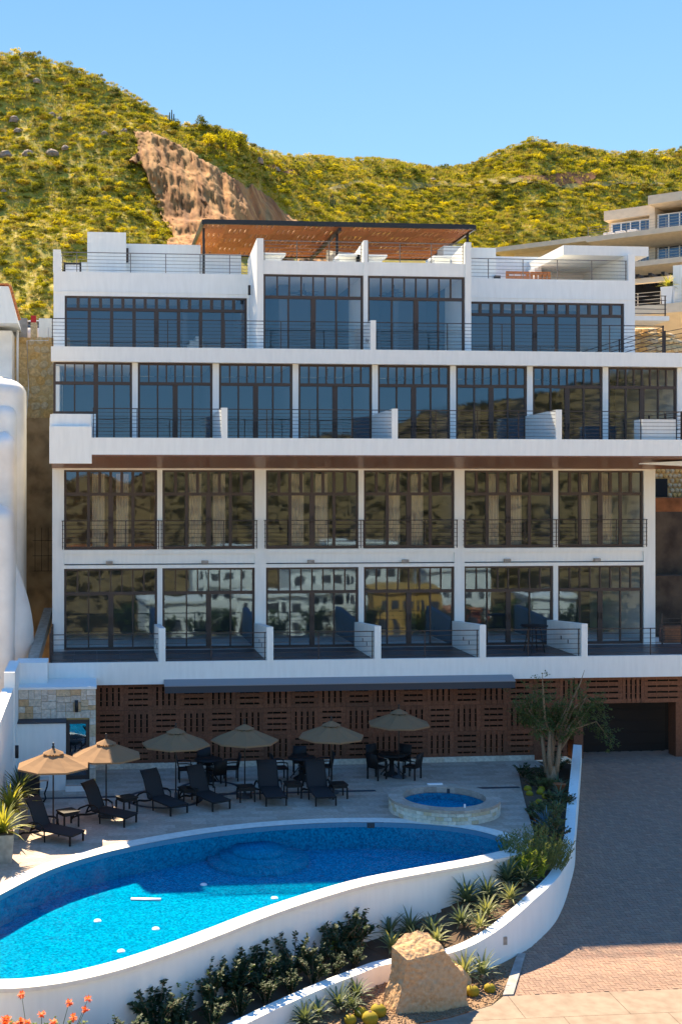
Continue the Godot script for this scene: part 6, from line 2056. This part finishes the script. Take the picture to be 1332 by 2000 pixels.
	for j in 6:
		var e := (j + 0.4) / 7.5 * PI / 2
		var nn := int(34 * cos(e)) + 4
		for i in nn:
			var a := TAU * i / nn + j
			if sin(a) < -0.1: continue
			var d := Vector3(cos(a) * cos(e) * 2.3, sin(e) * 2.35, sin(a) * cos(e) * 2.3)
			var s := part(md, "stone", rubble(rng.randi() % 6), mats["rubble_stone_%d" % (rng.randi() % 5)], d)
			s.basis = Basis.looking_at(-d.normalized(), Vector3.UP).scaled_local(Vector3(0.22, 0.19, 0.10))
	# stone and concrete walls in the gap right of the building
	var rw := thing("gap_retaining_wall", "rough dark stone retaining wall with a square opening in the right gap", "retaining wall")
	part(rw, "mortar_bed", box_mesh(22.9, 34.0, 9.6, 11.2, -7.0, -6.0), mats["mortar"])
	part(rw, "opening", box_mesh(25.35, 26.15, 9.62, 10.45, -5.999, -5.93), mats["rubber"])
	for j in 7:
		for i in 26:
			var c := Vector3(24.3 + i * 0.22 + 0.1 * (j % 2), 9.7 + j * 0.22, -5.98)
			if c.x > 25.3 and c.x < 26.2 and c.y < 10.5: continue
			part(rw, "stone", rubble(rng.randi() % 6), mats["rubble_stone_%d" % [1, 3, 4][rng.randi() % 3]], c, Vector3(0, 0, rng.randf())).scale = Vector3(0.115, 0.11, 0.10)
	struct("side_path", box_mesh(22.9, 34.0, 8.9, 9.6, -6.2, -3.2), mats["red_soil"])
	part(rw, "lower_wall", box_mesh(22.9, 34.0, 3.0, 9.0, -5.4, -3.19), mats["dark_concrete"])
	part(rw, "step_wall", box_mesh(22.9, 26.6, 3.0, 6.3, -3.189, -2.2), mats["dark_concrete"])
	part(rw, "step_wall", box_mesh(26.0, 34.0, 3.0, 5.8, -2.199, -1.4), mats["dark_concrete"])
	part(rw, "utility_box", box_mesh(23.2, 25.2, 3.72, 4.4, -0.6, -0.1), mats["soffit_wood"])

# ---------------------------------------------------------------- rooms: fans and curtains
func build_rooms() -> void:
	var f := thing("ceiling_fan", "", "ceiling fan")
	var rod := mb()
	tube(rod, [Vector3(0, 0, 0), Vector3(0, -0.30, 0)], [0.02, 0.02], 6)
	part(f, "rod", done(rod), mats["black_metal"])
	var mo := mb()
	lathe(mo, [[0.0, -0.46], [0.10, -0.45], [0.13, -0.38], [0.10, -0.30], [0.0, -0.29]], 12)
	part(f, "motor", done(mo), mats["black_metal"])
	for k in 5:
		var b := mb(true)
		hexa(b, [Vector3(0.12, -0.40, 0.05), Vector3(0.68, -0.42, 0.07), Vector3(0.68, -0.39, -0.07), Vector3(0.12, -0.38, -0.05),
			Vector3(0.12, -0.385, 0.05), Vector3(0.68, -0.405, 0.07), Vector3(0.68, -0.375, -0.07), Vector3(0.12, -0.365, -0.05)])
		part(f, "blade", done(b), mats["black_metal"], Vector3.ZERO, Vector3(0, TAU * k / 5.0 + 0.3, 0))
	var spots := [0.1, 3.2, 6.45, 9.65, 12.75, 15.9, 19.0, 22.1]
	var nth := ["first", "second", "third", "fourth", "fifth", "sixth", "seventh", "eighth"]
	for i in 8:
		var at := Vector3(spots[i], 14.94, -1.9)
		var lab: String = "dark ceiling fan behind the %s window from the left, third floor" % nth[i]
		if i == 0:
			f.position = at
			f.set_meta("label", lab)
			f.set_meta("group", "ceiling fans in the flats")
		else: copy(f, at, 0.4 * i, lab)
	copy(f, Vector3(8.9, 18.65, -3.2), 0.2, "dark ceiling fan behind the left tall window of the middle block")
	copy(f, Vector3(12.75, 18.65, -3.2), 0.9, "dark ceiling fan behind the right tall window of the middle block")
	copy(f, Vector3(0.35, 10.85, -1.3), 0.5, "dark ceiling fan with a lit lamp, second floor leftmost window")
	var lamp := mb()
	lathe(lamp, [[0.0, -0.1], [0.09, -0.08], [0.11, 0.0], [0.0, 0.02]], 12)
	var lm := StandardMaterial3D.new()
	lm.albedo_color = Color(1, 0.8, 0.5)
	lm.emission_enabled = true
	lm.emission = Color(1.0, 0.45, 0.12)
	lm.emission_energy_multiplier = 2.0
	solo("fan_lamp", done(lamp), lm, "glowing orange lamp under the ceiling fan, second floor leftmost window", "lamp", Vector3(0.35, 10.36, -1.3))
	var li := OmniLight3D.new()
	li.name = "fan_lamp_glow"
	li.light_color = Color(1.0, 0.55, 0.2)
	li.light_energy = 0.25
	li.light_size = 0.08
	li.omni_range = 12.0
	li.omni_attenuation = 2.0
	li.shadow_enabled = true
	add_child(li)
	li.position = Vector3(0.35, 10.2, -1.3)
	var bays := [[-1.07, 2.55], [2.75, 6.39], [6.83, 10.54], [10.75, 14.43], [14.83, 18.51], [18.70, 22.28]]
	for i in 6:
		for k in 2:
			var x0: float = lerpf(bays[i][0], bays[i][1], 0.30 if k == 0 else 0.56)
			var st := mb()
			for j in 14:
				var a := x0 + j * 0.035
				var b := x0 + (j + 1) * 0.035
				var za := -0.62 + 0.04 * sin(j * 1.9)
				var zb := -0.62 + 0.04 * sin((j + 1) * 1.9)
				quad(st, Vector3(a, 7.66, za), Vector3(b, 7.66, zb), Vector3(b, 10.6, zb), Vector3(a, 10.6, za))
				quad(st, Vector3(b, 7.66, zb - 0.01), Vector3(a, 7.66, za - 0.01), Vector3(a, 10.6, za - 0.01), Vector3(b, 10.6, zb - 0.01))
			solo("curtain", done(st), mats["curtain"], "pale %s curtain behind the %s second floor window from the left" % ["left" if k == 0 else "right", nth[i]], "curtain", Vector3.ZERO, Vector3.ZERO, "curtains in the second floor flats")

# ---------------------------------------------------------------- across the valley: what the windows mirror
func far_height(x: float, z: float) -> float:
	var ridge := 10.0 + 28.0 * clampf((x + 4.0) / 138.0, -0.2, 1.25)
	var v := smoothstep(0.0, 1.0, clampf((z - 112.0) / 190.0, 0.0, 1.0))
	var y := lerpf(-7.5, ridge, v * 0.55 + 0.45 * clampf((z - 112.0) / 190.0, 0.0, 1.0))
	if z < 112.0: y = lerpf(-2.4, -7.5, clampf((z - 30.0) / 40.0, 0.0, 1.0))
	if z > 305.0: y -= (z - 305.0) * 0.5
	return y + hill_noise.get_noise_2d(x * 0.5, z * 0.5) * 4.0 * clampf((z - 115.0) / 60.0, 0.0, 1.0)

func build_valley() -> void:
	var floor_st := mb()
	var slope_st := mb()
	var nx := 70
	var nz := 60
	for i in nx:
		for j in nz:
			var st := floor_st if j < 12 else slope_st
			var p := []
			for q in [[i, j + 1], [i + 1, j + 1], [i + 1, j], [i, j]]:
				var x: float = -170.0 + 420.0 * q[0] / nx
				var z: float = 26.5 + 320.0 * q[1] / nz
				p.append(Vector3(x, far_height(x, z), z))
			quad(st, p[0], p[1], p[2], p[3])
	struct("valley_floor", done(floor_st), mats["far_ground"])
	struct("valley_hillside", done(slope_st), mats["valley_slope"])
	var r := RandomNumberGenerator.new()
	r.seed = 61
	var mm := MultiMesh.new()
	mm.transform_format = MultiMesh.TRANSFORM_3D
	mm.use_colors = true
	mm.mesh = scrub_mesh(560, 120, 0.26)
	mm.instance_count = 11000
	for i in 11000:
		var x := r.randf_range(-60.0, 190.0)
		var z := 76.0 + 230.0 * pow(r.randf(), 1.2)
		var s := r.randf_range(0.35, 1.2)
		mm.set_instance_transform(i, Transform3D(Basis(Vector3.UP, r.randf() * TAU).scaled(Vector3.ONE * s), Vector3(x, far_height(x, z) - 0.2, z)))
		var c: Color = [Color(0.12, 0.095, 0.03), Color(0.07, 0.065, 0.02), Color(0.17, 0.12, 0.04)][r.randi() % 3]
		mm.set_instance_color(i, c)
	var mi := MultiMeshInstance3D.new()
	mi.name = "valley_scrub"
	mi.multimesh = mm
	mi.material_override = mats["scrub_mix"]
	add_child(mi)
	tag(mi, "brown scrub on the far hillside, mirrored in the windows", "scrub", "", "stuff")
	var blocks := [[10.0, 96.0, 7.0, 4.2, 0, "low white house with a long flat roof across the valley"], [17.5, 108.0, 9.0, 9.6, 0, "white balconied block of flats across the valley, tallest on the left"], [20.5, 92.0, 8.0, 5.2, 0, "white house with a terrace wall across the valley"], [28.5, 100.0, 8.5, 8.0, 0, "white four-storey flats with dark windows across the valley"], [35.5, 110.0, 9.0, 10.2, 0, "tall plain white block across the valley"], [37.0, 93.0, 8.0, 5.6, 1, "ochre house across the valley"], [43.5, 97.0, 7.0, 2.6, 2, "low rust-red roofed house across the valley"], [47.5, 108.0, 8.0, 7.0, 0, "white house right of the ochre one across the valley"], [57.0, 100.0, 6.0, 4.0, 0, "small white house farthest right across the valley"]]
	for i in blocks.size():
		var q: Array = blocks[i]
		var b := thing("valley_house", q[5], "house", Vector3(q[0], far_height(q[0], q[1]) - 0.3, q[1]), 0.12 * (i % 3 - 1), "houses across the valley")
		part(b, "wall", box_mesh(-q[2] * 0.5, q[2] * 0.5, 0, q[3], 0, 7.0), mats[["white_stucco", "ochre_wall", "red_wall"][q[4]]])
		part(b, "roof", box_mesh(-q[2] * 0.52, q[2] * 0.52, q[3], q[3] + 0.35, -0.4, 7.3), mats[["white_stucco", "ochre_wall", "roof_tile"][q[4]]])
		var floors := int(q[3] / 2.5)
		for fl in floors:
			for k in 5:
				var x: float = (k - 2) * q[2] * 0.19
				var half := 0.55 if (k + fl + i) % 3 else 0.28
				part(b, "window", box_mesh(x - half, x + half, 0.9 + fl * 2.5, 2.0 + fl * 2.5, -0.02, 0.1), mats["dark_grey"])
			if q[3] > 6.0: part(b, "balcony", box_mesh(-q[2] * 0.45, q[2] * 0.2, 0.1 + fl * 2.5, 0.9 + fl * 2.5, -1.2, -0.021), mats["white_stucco"])
	var tk := leafy_mesh(420, 4.0, 2.2, 20, 0.5, 40)
	for q in [[14.0, 84.0], [24.5, 86.0], [31.0, 88.0], [41.0, 86.0], [50.0, 92.0], [7.0, 80.0], [11.5, 78.0], [19.0, 80.0], [28.0, 82.0], [35.5, 82.0], [45.0, 85.0], [54.0, 86.0], [4.0, 92.0], [61.0, 94.0]]:
		leafy("valley_tree", "dark green tree among the houses across the valley, mirrored in the windows", "tree", tk, "tree_leaf", Vector3(q[0], far_height(q[0], q[1]), q[1]), 1.1, q[0], "trees across the valley")

# ---------------------------------------------------------------- the scene
func _ready() -> void:
	rng.seed = 7
	var cam := Camera3D.new()
	cam.name = "camera"
	cam.projection = Camera3D.PROJECTION_FRUSTUM
	cam.keep_aspect = Camera3D.KEEP_HEIGHT
	cam.near = 0.5
	cam.far = 1500.0
	cam.size = 0.5 * 2000.0 / 2400.0
	cam.frustum_offset = Vector2(0.5 * 261.0 / 2400.0, -0.5 * 50.0 / 2400.0)
	add_child(cam)
	cam.position = EYE
	cam.rotation.y = -atan(YAW_TAN)
	cam.current = true
	var env := Environment.new()
	env.background_mode = Environment.BG_SKY
	var sky := Sky.new()
	var sm := ProceduralSkyMaterial.new()
	sm.sky_top_color = lin(0.027, 0.110, 0.305)
	sm.sky_horizon_color = lin(0.225, 0.370, 0.445)
	sm.sky_curve = 0.25
	sm.ground_bottom_color = lin(0.20, 0.17, 0.13)
	sm.ground_horizon_color = lin(0.45, 0.55, 0.62)
	sm.sun_angle_max = 20.0
	sky.sky_material = sm
	env.sky = sky
	env.background_energy_multiplier = 1.0
	env.tonemap_mode = Environment.TONE_MAPPER_LINEAR
	env.tonemap_exposure = 3.1
	env.sdfgi_enabled = true
	env.ssao_enabled = true
	env.ssil_enabled = true
	var we := WorldEnvironment.new()
	we.name = "world"
	we.environment = env
	add_child(we)
	var sun := DirectionalLight3D.new()
	sun.name = "sun"
	sun.light_color = Color(1.0, 0.91, 0.77)
	sun.light_energy = 1.6
	sun.light_angular_distance = 0.5
	sun.shadow_enabled = true
	add_child(sun)
	sun.look_at_from_position(SUN_AT, Vector3.ZERO, Vector3.UP)
	make_materials()
	struct("ground", box_mesh(-400.0, 600.0, -12.0, -10.0, -300.0, 600.0), mats["far_ground"])
	build_hill()
	build_valley()
	build_house()
	build_pergola()
	build_screen()
	build_stone_block()
	build_side_wall()
	build_left_neighbour()
	build_right_neighbours()
	build_pool()
	build_spa()
	build_walls_and_drive()
	build_boulder()
	build_rooms()
	build_furniture()
	build_garden()
